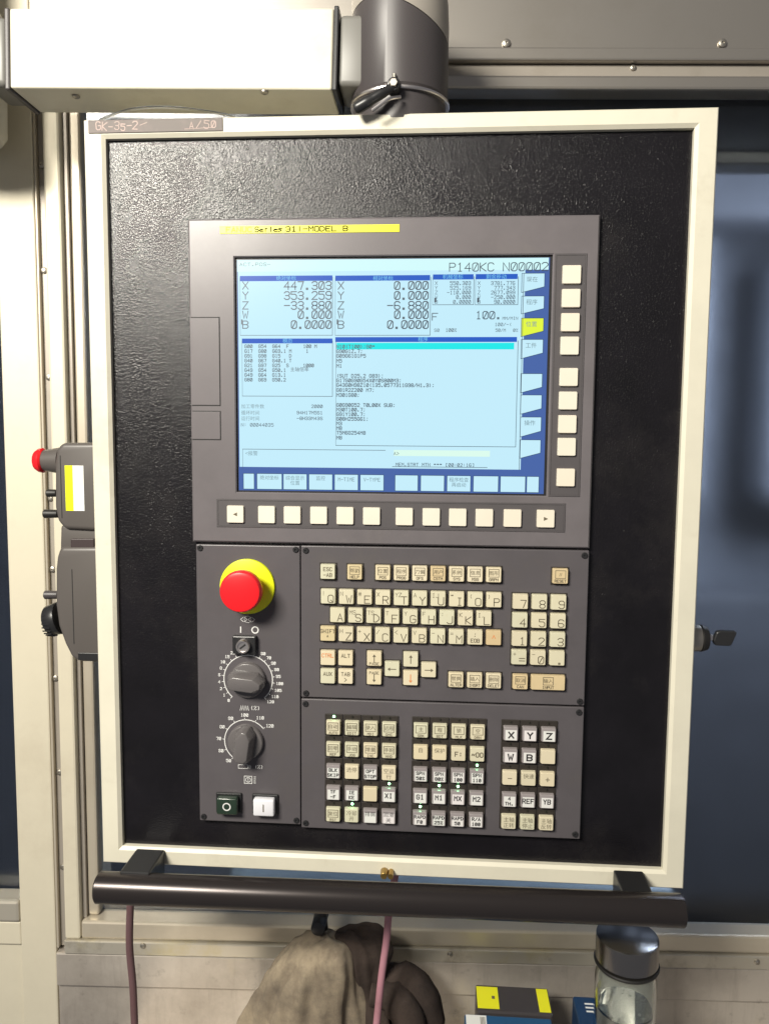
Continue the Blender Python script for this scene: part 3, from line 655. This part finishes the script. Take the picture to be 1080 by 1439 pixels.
LEDS = {('A', 0, 0), ('A', 3, 3), ('A', 4, 1), ('B', 2, 3), ('B', 3, 1), ('B', 3, 2), ('B', 4, 0)}
for nm, GG, SS, xs in (('A', GA, SA, (-.0557, -.0362, -.0168, .0025)), ('B', GB, SB, (.0352, .0546, .0741, .0934)), ('C', GC, SC, (.1270, .1461, .1653))):
    for j in range(5):
        for i, x in enumerate(xs): okey(x, RZ[j], GG[j][i], SS[j][i], (nm, j, i) in LEDS)
# ---- emergency stop
ES = empty('emergency_stop'); ES.parent = panel; ES.location = (-.1460, 0, -.0797)
b = bmesh.new(); cyl(b, (0, -.0004, 0), (0, -.0036, 0), .0290, .0286, 56, .0006); P('yellow_disc', b, M['yellow'], ES, True)
b = bmesh.new(); lathe(b, [(0, .003), (.0135, .003), (.0130, .010), (.0125, .016), (.0192, .0185), (.0209, .0205), (.0213, .026), (.0210, .0300), (.0196, .0325), (.0165, .0335), (0, .0340)], 56, 0, Matrix.Rotation(math.pi / 2, 4, 'X'))
P('mushroom_head', b, M['red'], ES, True)
# ---- key switch
KS = empty('key_switch'); KS.parent = panel; KS.location = (-.1487, 0, -.1404)
b = bmesh.new(); box(b, -.0122, .0122, -.0075, -.0003, -.0096, .0096, .0012); P('switch_body', b, M['dark'], KS)
b = bmesh.new(); lathe(b, [(0, .007), (.0072, .007), (.0072, .013), (.0064, .0142), (.0052, .0142), (.0050, .0128), (0, .0126)], 32, 0, Matrix.Rotation(math.pi / 2, 4, 'X'))
P('lock_barrel', b, M['metal'], KS, True)
b = bmesh.new(); box(b, -.0009, .0009, -.01285, -.0120, -.0038, .0038, 0, mtx=Matrix.Rotation(.9, 4, 'Y')); P('key_slot', b, M['gap'], KS)
# ---- printed marks on the switch plate
pr = bmesh.new(); pe = Pen(pr, -.00046)
pe.text('<><>', -.1462, -.1172, .0050, .0005, adv=.0040, cw=.0030, align='c'); pe.arc(-.1462, -.1145, .0036, 0, 360, .0004, 16)
pe.line([(-.1537, -.1228), (-.1537, -.1285)], .0012); pe.arc(-.1385, -.1256, .0033, 0, 360, .0012, 20)
k1 = (-.1462, -.1785); pe.arc(k1[0], k1[1], .0258, -48, 228, .0009, 60)
nums = ['0', '1', '2', '4', '6', '8', '10', '15', '20', '30', '40', '50', '60', '70', '80', '90', '95', '100', '105', '110', '120']
for i, t in enumerate(nums):
    a_ = math.radians(228 - 276 * i / (len(nums) - 1)); c_, s_ = math.cos(a_), math.sin(a_)
    pe.line([(k1[0] + .0262 * c_, k1[1] + .0262 * s_), (k1[0] + .0280 * c_, k1[1] + .0280 * s_)], .0006)
    al = 'c' if abs(c_) < .35 else ('l' if c_ > 0 else 'r'); pe.text(t, k1[0] + .0300 * c_, k1[1] + .0315 * s_ - .0013, .0027, .0006, adv=.0026, cw=.0018, align=al)
pe.line([(-.1550 + i * .0009, -.2120 + (.0050 if i % 2 else 0)) for i in range(11)], .0006); pe.text('(%)', -.1440, -.2112, .0040, .0006, adv=.0038, cw=.0026)
k2 = (-.1488, -.2455); pe.arc(k2[0], k2[1], .0232, 38, 232, .0009, 48)
for i, t in enumerate(('50', '60', '70', '80', '90', '100', '110', '120')):
    a_ = math.radians(232 - 194 * i / 7); c_, s_ = math.cos(a_), math.sin(a_)
    pe.line([(k2[0] + .0232 * c_, k2[1] + .0232 * s_), (k2[0] + .0252 * c_, k2[1] + .0252 * s_)], .0006)
    al = 'c' if abs(c_) < .35 else ('l' if c_ > 0 else 'r'); pe.text(t, k2[0] + .0272 * c_, k2[1] + .0282 * s_ - .0013, .0030, .0006, adv=.0028, cw=.0020, align=al)
pe.rect(-.1575, -.1475, -.2755, -.2715, .0005); pe.line([(-.1475, -.2735), (-.1440, -.2735)], .0005); pe.arc(-.1455, -.2735, .0016, 0, 360, .0004, 10); pe.text('(%)', -.1400, -.2750, .0036, .0006, adv=.0034, cw=.0024)
pe.rect(-.1512, -.1430, -.2918, -.2838, .0006); pe.arc(-.1471, -.2878, .0026, 0, 360, .0006, 16); pe.line([(-.1471, -.2895), (-.1471, -.2861)], .0006)
for k in range(4): pe.line([(-.1408, -.2910 + k * .0022), (-.1392, -.2910 + k * .0022)], .0007)
P('dial_print', pr, M['wht'], sw)
# ---- rotary knobs
def knob(c, ang, name, lab_):
    K = empty(name); K.parent = panel; K.location = (c[0], 0, c[1]); K['label'] = lab_
    b = bmesh.new(); lathe(b, [(0, .0004), (.0190, .0004), (.0188, .0045), (.0178, .0060), (.0172, .0062), (0, .0064)], 40, 0, Matrix.Rotation(math.pi / 2, 4, 'X')); P('knob_base', b, M['knob'], K, True)
    g = bmesh.new(); b2 = bmesh.new()
    # wedge grip along local +z, rotated by ang about y
    L0, L1, wb, wt, d0, d1 = -.0190, .0200, .0110, .0068, .0062, .0215
    pts = []
    for (y, wd, l0, l1) in ((-d0, wb, L0, L1), (-(d0 + d1) / 2, (wb + wt) / 2 + .0006, L0 + .0006, L1 - .0008), (-d1, wt, L0 + .0035, L1 - .0035)):
        pts.append([b2.verts.new(p) for p in ((-wd, y, l0 + .004), (-wd * .6, y, l0), (wd * .6, y, l0), (wd, y, l0 + .004), (wd, y, l1 - .008), (wd * .35, y, l1), (-wd * .35, y, l1), (-wd, y, l1 - .008))])
    for A, B in zip(pts, pts[1:]):
        for k in range(8): b2.faces.new((A[k], A[(k + 1) % 8], B[(k + 1) % 8], B[k]))
    b2.faces.new(pts[-1]); b2.faces.new(pts[0]); bmesh.ops.recalc_face_normals(b2, faces=b2.faces[:])
    bmesh.ops.bevel(b2, geom=b2.edges[:], offset=.0009, segments=2, affect='EDGES', profile=.5, clamp_overlap=True)
    R_ = Matrix.Rotation(ang, 4, 'Y'); merge(g, b2, 0, R_); P('grip', g, M['knob'], K, True)
    g = bmesh.new(); b3 = bmesh.new(); box(b3, -.0006, .0006, -.0204, -.0199, .0060, .0150, .0001); merge(g, b3, 0, R_)
    P('pointer_mark', g, M['wht'], K)
knob((-.1462, -.1785), math.radians(96), 'rotary_knob', 'dark knob turned to the right on the upper dial')
knob((-.1488, -.2455), math.radians(8), 'rotary_knob', 'dark knob pointing up on the lower dial')
# ---- start and stop buttons
def pbtn(x, z, m, name, lab_, mark):
    K = empty(name); K.parent = panel; K.location = (x, 0, z); K['label'] = lab_
    b = bmesh.new(); box(b, -.0140, .0140, -.0030, -.0003, -.0112, .0112, .0012); P('button_collar', b, M['dark'], K)
    b = bmesh.new(); box(b, -.0112, .0112, -.0115, -.0025, -.0092, .0092, .0020, 3); P('button_cap', b, M[m], K, True)
    b = bmesh.new(); pe = Pen(b, -.01156)
    if mark == 'O': pe.arc(0, 0, .0038, 0, 360, .0012, 24)
    else: pe.line([(0, -.0036), (0, .0036)], .0013)
    P('button_mark', b, M['wht'] if mark == 'O' else M['ink'], K)
pbtn(-.1676, -.3132, 'gbtn', 'push_button', 'dark green push button marked O', 'O'); pbtn(-.1285, -.3132, 'wbtn', 'push_button', 'white push button marked I', 'I')
# ---- grab handle
H = empty('grab_handle'); H.parent = panel; H.location = (0, -.045, -.3855)
b = bmesh.new(); cyl(b, (-.2935, 0, -.0025), (.2935, 0, .0025), .0155, None, 48, .0015); P('handle_tube', b, M['bar'], H, True)
for x0, x1 in ((-.2700, -.2390), (.2360, .2660)):
    b = bmesh.new(); prism(b, [(x0, .0160), (x1, .0160), (x1, -.0100), (x0, -.0100)], .0, .0446, .0015); P('handle_bracket', b, M['dark'], H)
b = bmesh.new(); cyl(b, (.0, .034, .0052), (.0, .0446, .0052), .0036, .0042, 14, .0005); cyl(b, (.007, .034, .0052), (.007, .0446, .0052), .003, .003, 10); o = P('brass_fitting', b, M['brass'], H, True); o.location = (-.0015, 0, -.002)
# side lock barrel
b = bmesh.new(); cyl(b, (.3045, .030, -.1300), (.3225, .030, -.1300), .0140, .0138, 32, .0008); cyl(b, (.3225, .030, -.1300), (.3300, .030, -.1300), .0142, .0125, 32, .0010, mi=1)
P('side_lock', b, [M['zinc'], M['rubber']], panel, True)
# ================================================================= KEY in the lock
kx, kz = .3302, -.1290
b = bmesh.new(); box(b, kx + .0002, kx + .006, .0285, .0315, kz - .003, kz + .003, .0004, mi=1)
prism(b, [(kx + .0055, kz - .0035), (kx + .0085, kz + .0060), (kx + .0120, kz + .0078), (kx + .0285, kz + .0074), (kx + .0290, kz + .0050), (kx + .0245, kz - .0068), (kx + .0220, kz - .0085), (kx + .0080, kz - .0080)], .0268, .0332, .0012)
ky = link('switch_key', b, [M['dark'], M['metal']], None); tag(ky, 'black plastic headed key stuck in the lock on the right side of the panel', 'key')
# ================================================================= SUPPORT ARM
arm = empty('support_arm', (-.224, .040, .458)); arm.rotation_euler = (0, math.radians(1.55), 0)
tag(arm, 'thick cream rectangular arm with dark grey elbow carrying the panel from above', 'support arm')
b = bmesh.new(); box(b, -.163, .1645, -.030, .030, -.0382, .0382, .0022, 3); P('beam', b, M['cream'], arm)
b = bmesh.new(); box(b, -.1685, -.1632, -.0305, .0305, -.0400, .0388, .0015); P('end_plate', b, M['elbow'], arm)
b = bmesh.new(); box(b, -.196, -.1687, -.026, .026, -.0345, .0330, .006, 3); P('pivot_neck', b, M['adapter'], arm, True)
b = bmesh.new(); lathe(b, [(0, -.062), (.066, -.062), (.070, -.056), (.070, .060), (.064, .072), (.03, .08), (.03, .6), (0, .6)], 56, 0, Matrix.Translation((-.275, .02, 0))); P('pivot_shadow_blocker', b, M['cream'], arm, True)  # unseen pivot added at the arm end to cast shade on the wall
b = bmesh.new(); box(b, .1647, .1695, -.0310, .0310, -.0392, .0400, .0012); P('end_collar', b, M['dark'], arm)
b = bmesh.new(); box(b, .1697, .2050, -.0275, .0275, -.0330, .0340, .005, 3); P('adapter_neck', b, M['adapter'], arm, True)
for px, py in ((108, 131), (373, 128)):
    sc2 = bpy.data.objects.new('screw', screw0.data); COL.objects.link(sc2); sc2.parent = arm; sc2.rotation_euler = (math.pi / 2, 0, 0)
    q = atz(px, py, .4245 if px < 200 else .4170); sc2.location = (q.x + .224, q.y - .040, -.0383); sc2.scale = (.9, .9, .9)
# elbow
ez = .4135; ex, ey = .0045, .045
loc = Matrix.Translation((-.224, .040, .458)) @ Euler((0, math.radians(1.55), 0)).to_matrix().to_4x4(); inv = loc.inverted()
def in_arm(b): bmesh.ops.transform(b, matrix=inv, verts=b.verts); return b
b = bmesh.new(); n = 64; prof = []
# drum with a slanted top rim
rings = []
for t in (0, .03, 1.0):
    ring = []
    for k in range(n):
        a_ = 2 * math.pi * k / n; x_ = .0490 * math.cos(a_); y_ = .0490 * math.sin(a_)
        ztop = .499 - .40 * (x_ + .020) * (1 if x_ > -.02 else 0) - .10 * (y_ + .049)
        rr = .96 if t == 0 else 1
        ring.append(b.verts.new((ex + x_ * rr, ey + y_ * rr, ez + (ztop - ez) * t)))
    rings.append(ring)
for A, B in zip(rings, rings[1:]):
    for k in range(n): b.faces.new((A[k], A[(k + 1) % n], B[(k + 1) % n], B[k]))
b.faces.new(rings[0][::-1]); top = rings[-1]
b.faces.new(top); bmesh.ops.recalc_face_normals(b, faces=b.faces[:])
P('elbow_drum', in_arm(b), M['elbow'], arm, True)
# cream cap following the slanted rim, its shade put into the paint colour
b = bmesh.new(); rings = []
for t, sc1 in ((0, 1.0), (.016, 1.005), (.034, .985), (.048, .93), (.058, .80), (.062, .5)):
    ring = []
    for k in range(n):
        a_ = 2 * math.pi * k / n; x_ = .0490 * math.cos(a_); y_ = .0490 * math.sin(a_)
        ztop = .499 - .40 * (x_ + .020) * (1 if x_ > -.02 else 0) - .10 * (y_ + .049)
        if t > 0: ztop = ztop * (1 - t * 6) + .497 * (t * 6) if t < .1 else .497
        ring.append(b.verts.new((ex + x_ * sc1, ey + y_ * sc1, ztop + .0008 + t)))
    rings.append(ring)
for A, B in zip(rings, rings[1:]):
    for k in range(n): b.faces.new((A[k], A[(k + 1) % n], B[(k + 1) % n], B[k]))
b.faces.new(rings[-1]); bmesh.ops.recalc_face_normals(b, faces=b.faces[:])
P('elbow_cap', in_arm(b), mat('shaded_cream_cap', (.34, .31, .27), .4, var=.1), arm, True)
b = bmesh.new(); lathe(b, [(.040, .000), (.0500, .0), (.0508, .001), (.0508, .0028), (.0490, .0036), (.040, .0036)], 64, 0, Matrix.Translation((ex, ey, ez - .0045))); P('elbow_ring', in_arm(b), M['metal'], arm, True)
b = bmesh.new(); cyl(b, (ex, ey, .3842), (ex, ey, ez - .003), .0455, .0470, 64); P('elbow_base', in_arm(b), M['elbow'], arm, True)
b = bmesh.new(); q = at(553, 118, -.012); cyl(b, (q.x, .0, q.z), (q.x, -.014, q.z), .0070, .0062, 24, .0008); P('lever_hub', in_arm(b), M['dark'], arm, True)
b = bmesh.new(); cyl(b, (q.x, -.0142, q.z), (q.x, -.0170, q.z), .0042, .0038, 6, .0003); cyl(b, (q.x, -.006, q.z + .006), (q.x, -.006, q.z + .012), .0022, .0020, 10); P('lever_bolt', in_arm(b), M['zinc'], arm)
b = bmesh.new(); q2 = at(498, 152, -.014); tube(b, smoothpath([(q.x + .003, -.010, q.z), (q.x - .010, -.0135, q.z - .008), (q.x - .024, -.014, q.z - .016), (q2.x, -.012, q2.z)], 5), [.0042] * 5 + [.0048] * 5 + [.0056] * 5 + [.0045], 14)
P('clamp_lever', in_arm(b), M['dark'], arm, True)
b = bmesh.new(); tube(b, smoothpath([(q.x + .006, -.008, q.z - .010), (q.x - .004, -.018, q.z - .016), (q.x - .020, -.018, q.z - .026)], 5), .0016, 8); P('lever_spring', in_arm(b), M['metal'], arm, True)
# thin clear wire looping between arm and frame
b = bmesh.new(); tube(b, smoothpath([tuple(at(*p)) for p in ((140, 168, .02), (160, 160, .015), (190, 152, .01), (235, 150, .01), (285, 155, .015), (330, 163, .03))], 8), .0012, 8)
wr = link('plastic_wire', b, M['wire'], None, True); tag(wr, 'thin clear plastic wire looped between the cream arm and the top frame edge', 'wire')
# ================================================================= HANDHELD PENDANT
pd = empty('handwheel_pendant', (-.335, .05, -.06)); tag(pd, 'grey handheld control pendant with red stop button hanging on the left side of the panel', 'pendant')
def pp(name, bm, m, smooth=False, parent=None):
    if parent is None: bmesh.ops.translate(bm, vec=(.335, -.05, .06), verts=bm.verts)
    return link(name, bm, m, parent or pd, smooth)
def outl(L, y): return [(at(a, b_, y).x, at(a, b_, y).z) for a, b_ in L]
y0 = .022
b = bmesh.new(); prism(b, outl([(86, 622), (78, 632), (76, 650), (76, 712), (80, 732), (90, 744), (150, 747), (150, 622)], y0), y0, .085, .0085, 5); pp('upper_case', b, M['pend'], True)
b = bmesh.new(); prism(b, outl([(85, 738), (84, 775), (150, 777), (150, 738)], y0 + .006), y0 + .006, .08, .003, 3); pp('neck', b, M['pend'], True)
b = bmesh.new(); prism(b, outl([(84, 768), (79, 782), (77, 800), (77, 850), (81, 880), (90, 905), (100, 925), (112, 931), (150, 931), (150, 768)], y0), y0, .085, .0105, 5); pp('lower_case', b, M['pend'], True)
b = bmesh.new(); prism(b, outl([(99, 757), (132, 757), (132, 770), (99, 770)], y0 + .002), y0 + .002, y0 + .010, .001); pp('neck_strap', b, mat('maroon_strap', (.035, .022, .022), .5))
b = bmesh.new(); A = at(91, 654, y0); B = at(119, 718, y0); quad(b, A.x, A.x + (B.x - A.x) * .42, B.z, A.z, y0 - .0004, 0); quad(b, A.x + (B.x - A.x) * .42, B.x, B.z, A.z, y0 - .0004, 1); pp('sticker', b, [M['yellow'], M['white']])
b = bmesh.new()
for s0, s1 in (((84.5, 640), (84.5, 728)), ((101, 800), (103, 905))):
    A = at(*s0, y0); B = at(*s1, y0); box(b, A.x - .0004, A.x + .0004, y0 - .0003, y0 + .0004, B.z, A.z)
pp('case_seam', b, M['gap'])
c = at(62, 647, .05); c2 = at(80, 647, .05)
b = bmesh.new(); lathe(b, [(0, 0), (.0060, .0006), (.0108, .003), (.0134, .007), (.0138, .0105), (.0120, .0125), (0, .0125)], 36, 0, Matrix.Translation((c.x - .0115, .05, c.z)) @ Matrix.Rotation(math.pi / 2, 4, 'Y')); pp('red_button', b, M['red'], True)
b = bmesh.new(); cyl(b, (c.x - .002, .05, c.z), (c2.x + .006, .05, c.z), .0110, .0150, 28); pp('button_stem', b, M['pend'], True)
for (pa, pb, r_, m_) in (((66, 693), (80, 693), .0045, 'rubber'), ((62, 722), (82, 722), .0050, 'rubber'), ((63, 836), (82, 836), .0050, 'elbow')):
    A = at(*pa, .05); B = at(*pb, .05); b = bmesh.new(); cyl(b, tuple(A), tuple(B), r_, r_ * .9, 20, .0008); pp('selector_knob', b, M[m_], True)
A = at(68, 872, .05); B = at(86, 868, .05); b = bmesh.new(); cyl(b, tuple(A), tuple(B), .0165, .0185, 40, .0015)
for k in range(24):
    a_ = 2 * math.pi * k / 24; box(b, A.x + .0010, A.x + .010, .05 + .0172 * math.cos(a_) - .0007, .05 + .0180 * math.cos(a_) + .0007, A.z + .0168 * math.sin(a_) - .0007, A.z + .0168 * math.sin(a_) + .0007)
pp('handwheel', b, M['dark'], True)
b = bmesh.new(); A = at(120, 921, y0); B = at(140, 926, y0); box(b, A.x - .008, B.x, y0 - .001, y0 + .002, B.z - .002, A.z + .003, .0006); pp('grip_insert', b, M['dark'])
# ================================================================= CABLES under the handle
def cable(name, P_, r_, m_, lab_):
    b = bmesh.new(); tube(b, smoothpath(P_, 8), r_, 14); o = link(name, b, M[m_], None, True); tag(o, lab_, 'cable'); return o
def A_(px, py, y): return tuple(at(px, py, y))
cable('hanging_cable', [A_(184, 1205, .03), A_(183, 1270, .03), A_(182, 1330, .033), A_(187, 1390, .035), A_(190, 1470, .035)], .0042, 'pcable', 'brownish mauve cable hanging straight down near the left end of the handle')
cable('hanging_cable', [A_(556, 1225, .05), A_(546, 1285, .05), A_(543, 1320, .05), A_(535, 1380, .045), A_(526, 1470, .04)], .0042, 'pcable2', 'pink cable hanging down beside the soiled gloves')
# ================================================================= LATCH KNOB and GLOVES
b = bmesh.new(); q = at(450, 1292, .10); cyl(b, (q.x, .145, q.z), (q.x, .08, q.z), .0085, .0085, 24, .001); cyl(b, (q.x, .10, q.z + .014), (q.x, .10, q.z - .020), .0075, .010, 20, .001)
o = link('coolant_nozzle', b, M['dark'], None, True); tag(o, 'small black stub sticking out of the sill above the gloves', 'nozzle')
from mathutils import noise as mnoise
def crumple(b, amt, sc):
    b.normal_update(); d = [(v, v.normal * amt * (mnoise.fractal(Vector((v.co.x, v.co.y, v.co.z * .33)) * sc, .9, 2.0, 3) + .5 * (1 - abs(mnoise.noise(Vector((v.co.x, v.co.y, v.co.z * .25 + v.co.x * .3)) * sc * 1.5)) * 5))) for v in b.verts]
    for v, q in d: v.co += q
def drape(name, prof, m_, lab_, folds, amp, seed, y):
    """hanging cloth glove: prof rows (cx px, half-width px, py) from top to bottom"""
    rnd = random.Random(seed); b = bmesh.new(); n = 110; rows = smoothpath([(c, h, p) for c, h, p in prof], 10); rings = []
    ph = [rnd.uniform(0, 6.28) for _ in range(6)]
    for i, (c, h, p) in enumerate(rows):
        A = at(c - h, p, y); B = at(c + h, p, y); w = (B.x - A.x) / 2; ctr = (A + B) / 2; t = i / (len(rows) - 1); ring = []
        for k in range(n):
            a_ = 2 * math.pi * k / n
            f_ = 1 + amp * t * (.5 * math.sin(folds * a_ + ph[0] + t * 1.5) + .3 * math.sin((folds * 2 + 1) * a_ + ph[1] - t * 2) + .25 * math.sin(3 * a_ + ph[2] + 5 * t)) + .03 * math.sin(9 * t + 2 * a_)
            ring.append(b.verts.new((ctr.x + w * f_ * math.cos(a_), ctr.y + min(w, .042) * .75 * f_ * math.sin(a_), ctr.z + .003 * math.sin(2 * a_ + ph[3]))))
        rings.append(ring)
    for A, B in zip(rings, rings[1:]):
        for k in range(n): b.faces.new((A[k], A[(k + 1) % n], B[(k + 1) % n], B[k]))
    b.faces.new(rings[0]); b.faces.new(rings[-1][::-1]); bmesh.ops.recalc_face_normals(b, faces=b.faces[:])
    crumple(b, .0013, 40)
    o = link(name, b, M[m_], None, 'all'); tag(o, lab_, 'glove', 'soiled work gloves'); return o
drape('work_glove', [(458, 8, 1318), (457, 28, 1320), (454, 44, 1330), (448, 56, 1348), (441, 67, 1372), (434, 76, 1402), (426, 86, 1442), (422, 96, 1490)], 'cloth', 'pale beige cotton work glove stained dark near the top, hanging left of the pink cable', 7, .20, 3, .085)
g = drape('work_glove', [(500, 10, 1309), (504, 34, 1312), (510, 42, 1328), (510, 38, 1350), (510, 30, 1380), (514, 36, 1415), (516, 44, 1480)], 'darkcloth', 'dark brown oily work glove behind the pink cable with fingers drooping right', 5, .16, 5, .100)
fb = bmesh.new()
for k, (pts, r_) in enumerate(((((530, 1372), (562, 1378), (590, 1398), (602, 1440)), .016), (((520, 1395), (550, 1402), (572, 1425), (580, 1470)), .015))):
    tube(fb, smoothpath([A_(a, b_, .105 - k * .02) for a, b_ in pts], 6), [r_ * 1.0] * 6 + [r_ * 1.35] * 12 + [r_ * 1.2], 28)
crumple(fb, .0010, 45); P('glove_finger', fb, M['darkcloth'], g, 'all')
# ================================================================= SHELF, BOXES, BOTTLE
zs = -.72
b = bmesh.new(); box(b, -.35, .9, -.12, .158, zs - .02, zs, .002); o = link('worktop', b, M['stained'], None); tag(o, 'stained steel ledge under the panel holding bottle and boxes', 'ledge')
def carton(name, top, y_back, m_, lab_, extra=None, h=None):
    """top: px quad back-left, back-right, front-right, front-left"""
    z0 = at(*top[0], y_back).z; q = [atz(*p, z0) for p in top]
    x0 = (q[0].x + q[3].x) / 2; x1 = (q[1].x + q[2].x) / 2; yb = (q[0].y + q[1].y) / 2; yf = (q[2].y + q[3].y) / 2
    E_ = empty(name, ((x0 + x1) / 2, (yb + yf) / 2, zs)); tag(E_, lab_, 'box')
    w, d, H_ = (x1 - x0) / 2, (yb - yf) / 2, z0 - zs
    b = bmesh.new(); box(b, -w, w, -d, d, .0003, H_, .0022); P('box_body', b, M[m_], E_)
    return E_, w, d, H_
E1, w, d, h_ = carton('insert_box', [(668, 1386), (767, 1386), (778, 1424), (670, 1424)], .125, 'case', 'charcoal tool box with yellow labels on top, behind the blue carton')
b = bmesh.new(); box(b, -w * .98, -w * .40, -d * .80, d * .80, h_ + .0001, h_ + .0006, 0); P('yellow_label', b, M['label'], E1)
b = bmesh.new(); box(b, w * .66, w * .96, -d * .85, d * .85, h_ + .0001, h_ + .0006, 0); P('yellow_label', b, M['label'], E1)
b = bmesh.new(); box(b, -w * .58, -w * .50, -d * .1, d * .12, h_ + .0006, h_ + .0008, 0); P('label_mark', b, M['ink'], E1)
E2, w, d, h_ = carton('blue_carton', [(655, 1429), (774, 1427), (782, 1475), (652, 1478)], .050, 'blue', 'blue carton with white corner label in front of the charcoal tool box')
b = bmesh.new(); box(b, -w * .97, -w * .50, -d * .8, d * .90, h_ + .0001, h_ + .0006, 0); P('white_label', b, M['white'], E2)
b = bmesh.new()
for k in range(4): box(b, -w * (.64 - k * .03), -w * (.626 - k * .03), d * .2, d * .8, h_ + .0006, h_ + .0008)
P('barcode', b, M['ink'], E2)
E3, w, d, h_ = carton('blue_carton', [(811, 1401), (850, 1401), (852, 1450), (809, 1450)], .090, 'bluedk', 'small dark blue carton standing just left of the water bottle')
b = bmesh.new()
for k in range(3): box(b, -w * .3, w * .3, d * (.5 - k * .22), d * (.58 - k * .22), h_ + .0001, h_ + .0004)
P('box_print', b, M['wht'], E3)
# bottle
BX, BY = .2625, .035; ztop = -.4625
bo = empty('water_bottle', (BX, BY, zs)); tag(bo, 'clear glass water bottle with shiny metal lid, half full, right of the boxes', 'bottle')
H_ = ztop - zs
b = bmesh.new(); lathe(b, [(0, H_ - .0005), (.0305, H_ - .0005), (.0328, H_ - .0022), (.0332, H_ - .005), (.0332, H_ - .0275), (.0322, H_ - .0285), (0, H_ - .0285)], 72); P('lid', b, mat('polished_steel_lid', (.30, .285, .27), .26, 1, bump=('brush', 900, .1, .0003)), bo, True)
b = bmesh.new(); lathe(b, [(.030, H_ - .0301), (.0342, H_ - .0301), (.0348, H_ - .0315), (.0342, H_ - .0335), (.030, H_ - .0335)], 72); P('lid_gasket', b, M['rubber'], bo, True)
gl = [(.0275, H_ - .0340), (.0290, H_ - .0345), (.0300, H_ - .0400), (.0325, H_ - .0480), (.0330, H_ - .0560), (.0330, .004), (.031, .0008), (0, .0008)]
inn = [(0, .008), (.028, .008), (.0300, .012), (.0300, H_ - .0560), (.0296, H_ - .0480), (.0275, H_ - .0400), (.0262, H_ - .0345)]
b = bmesh.new(); lathe(b, gl + inn + [gl[0]], 72); P('glass_body', b, M['glass'], bo, True)
m_ = bpy.data.materials.new('painted_refraction'); m_.use_nodes = True; q_ = m_.node_tree.nodes['Principled BSDF']; q_.inputs['Base Color'].default_value = (.85, .84, .76, 1); q_.inputs['Roughness'].default_value = .25
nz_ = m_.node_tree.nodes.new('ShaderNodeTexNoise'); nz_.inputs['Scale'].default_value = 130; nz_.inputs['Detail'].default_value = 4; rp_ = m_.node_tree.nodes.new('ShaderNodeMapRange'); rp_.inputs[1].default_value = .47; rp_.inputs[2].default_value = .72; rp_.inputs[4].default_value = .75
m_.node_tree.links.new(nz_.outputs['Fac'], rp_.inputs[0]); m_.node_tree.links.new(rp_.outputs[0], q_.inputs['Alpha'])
b = bmesh.new(); lathe(b, [(.0294, H_ - .081), (.0294, H_ - .052), (.0270, H_ - .041), (.0268, H_ - .041), (.0292, H_ - .052), (.0292, H_ - .081), (.0294, H_ - .081)], 48); P('painted_refraction', b, m_, bo, True)  # whitish layer painted in for light refracted through the glass
b = bmesh.new(); wl = H_ - .083; lathe(b, [(0, .0083), (.0277, .0083), (.0297, .0122), (.0297, wl), (.0290, wl - .0008), (0, wl - .0010)], 72); P('water', b, M['water'], bo, True)
b = bmesh.new(); rn = random.Random(4)
for k in range(14):
    a_ = rn.uniform(0, 6.28); rr = .0295 * math.sqrt(rn.uniform(.3, .95)); s = rn.uniform(.0008, .0022)
    lathe(b, [(0, -s), (s * .7, -s * .7), (s, 0), (s * .7, s * .7), (0, s)], 8, 0, Matrix.Translation((rr * math.cos(a_), rr * math.sin(a_), wl - .0004)))
o = P('bubbles', b, M['glass'], bo, True); o['kind'] = 'stuff'
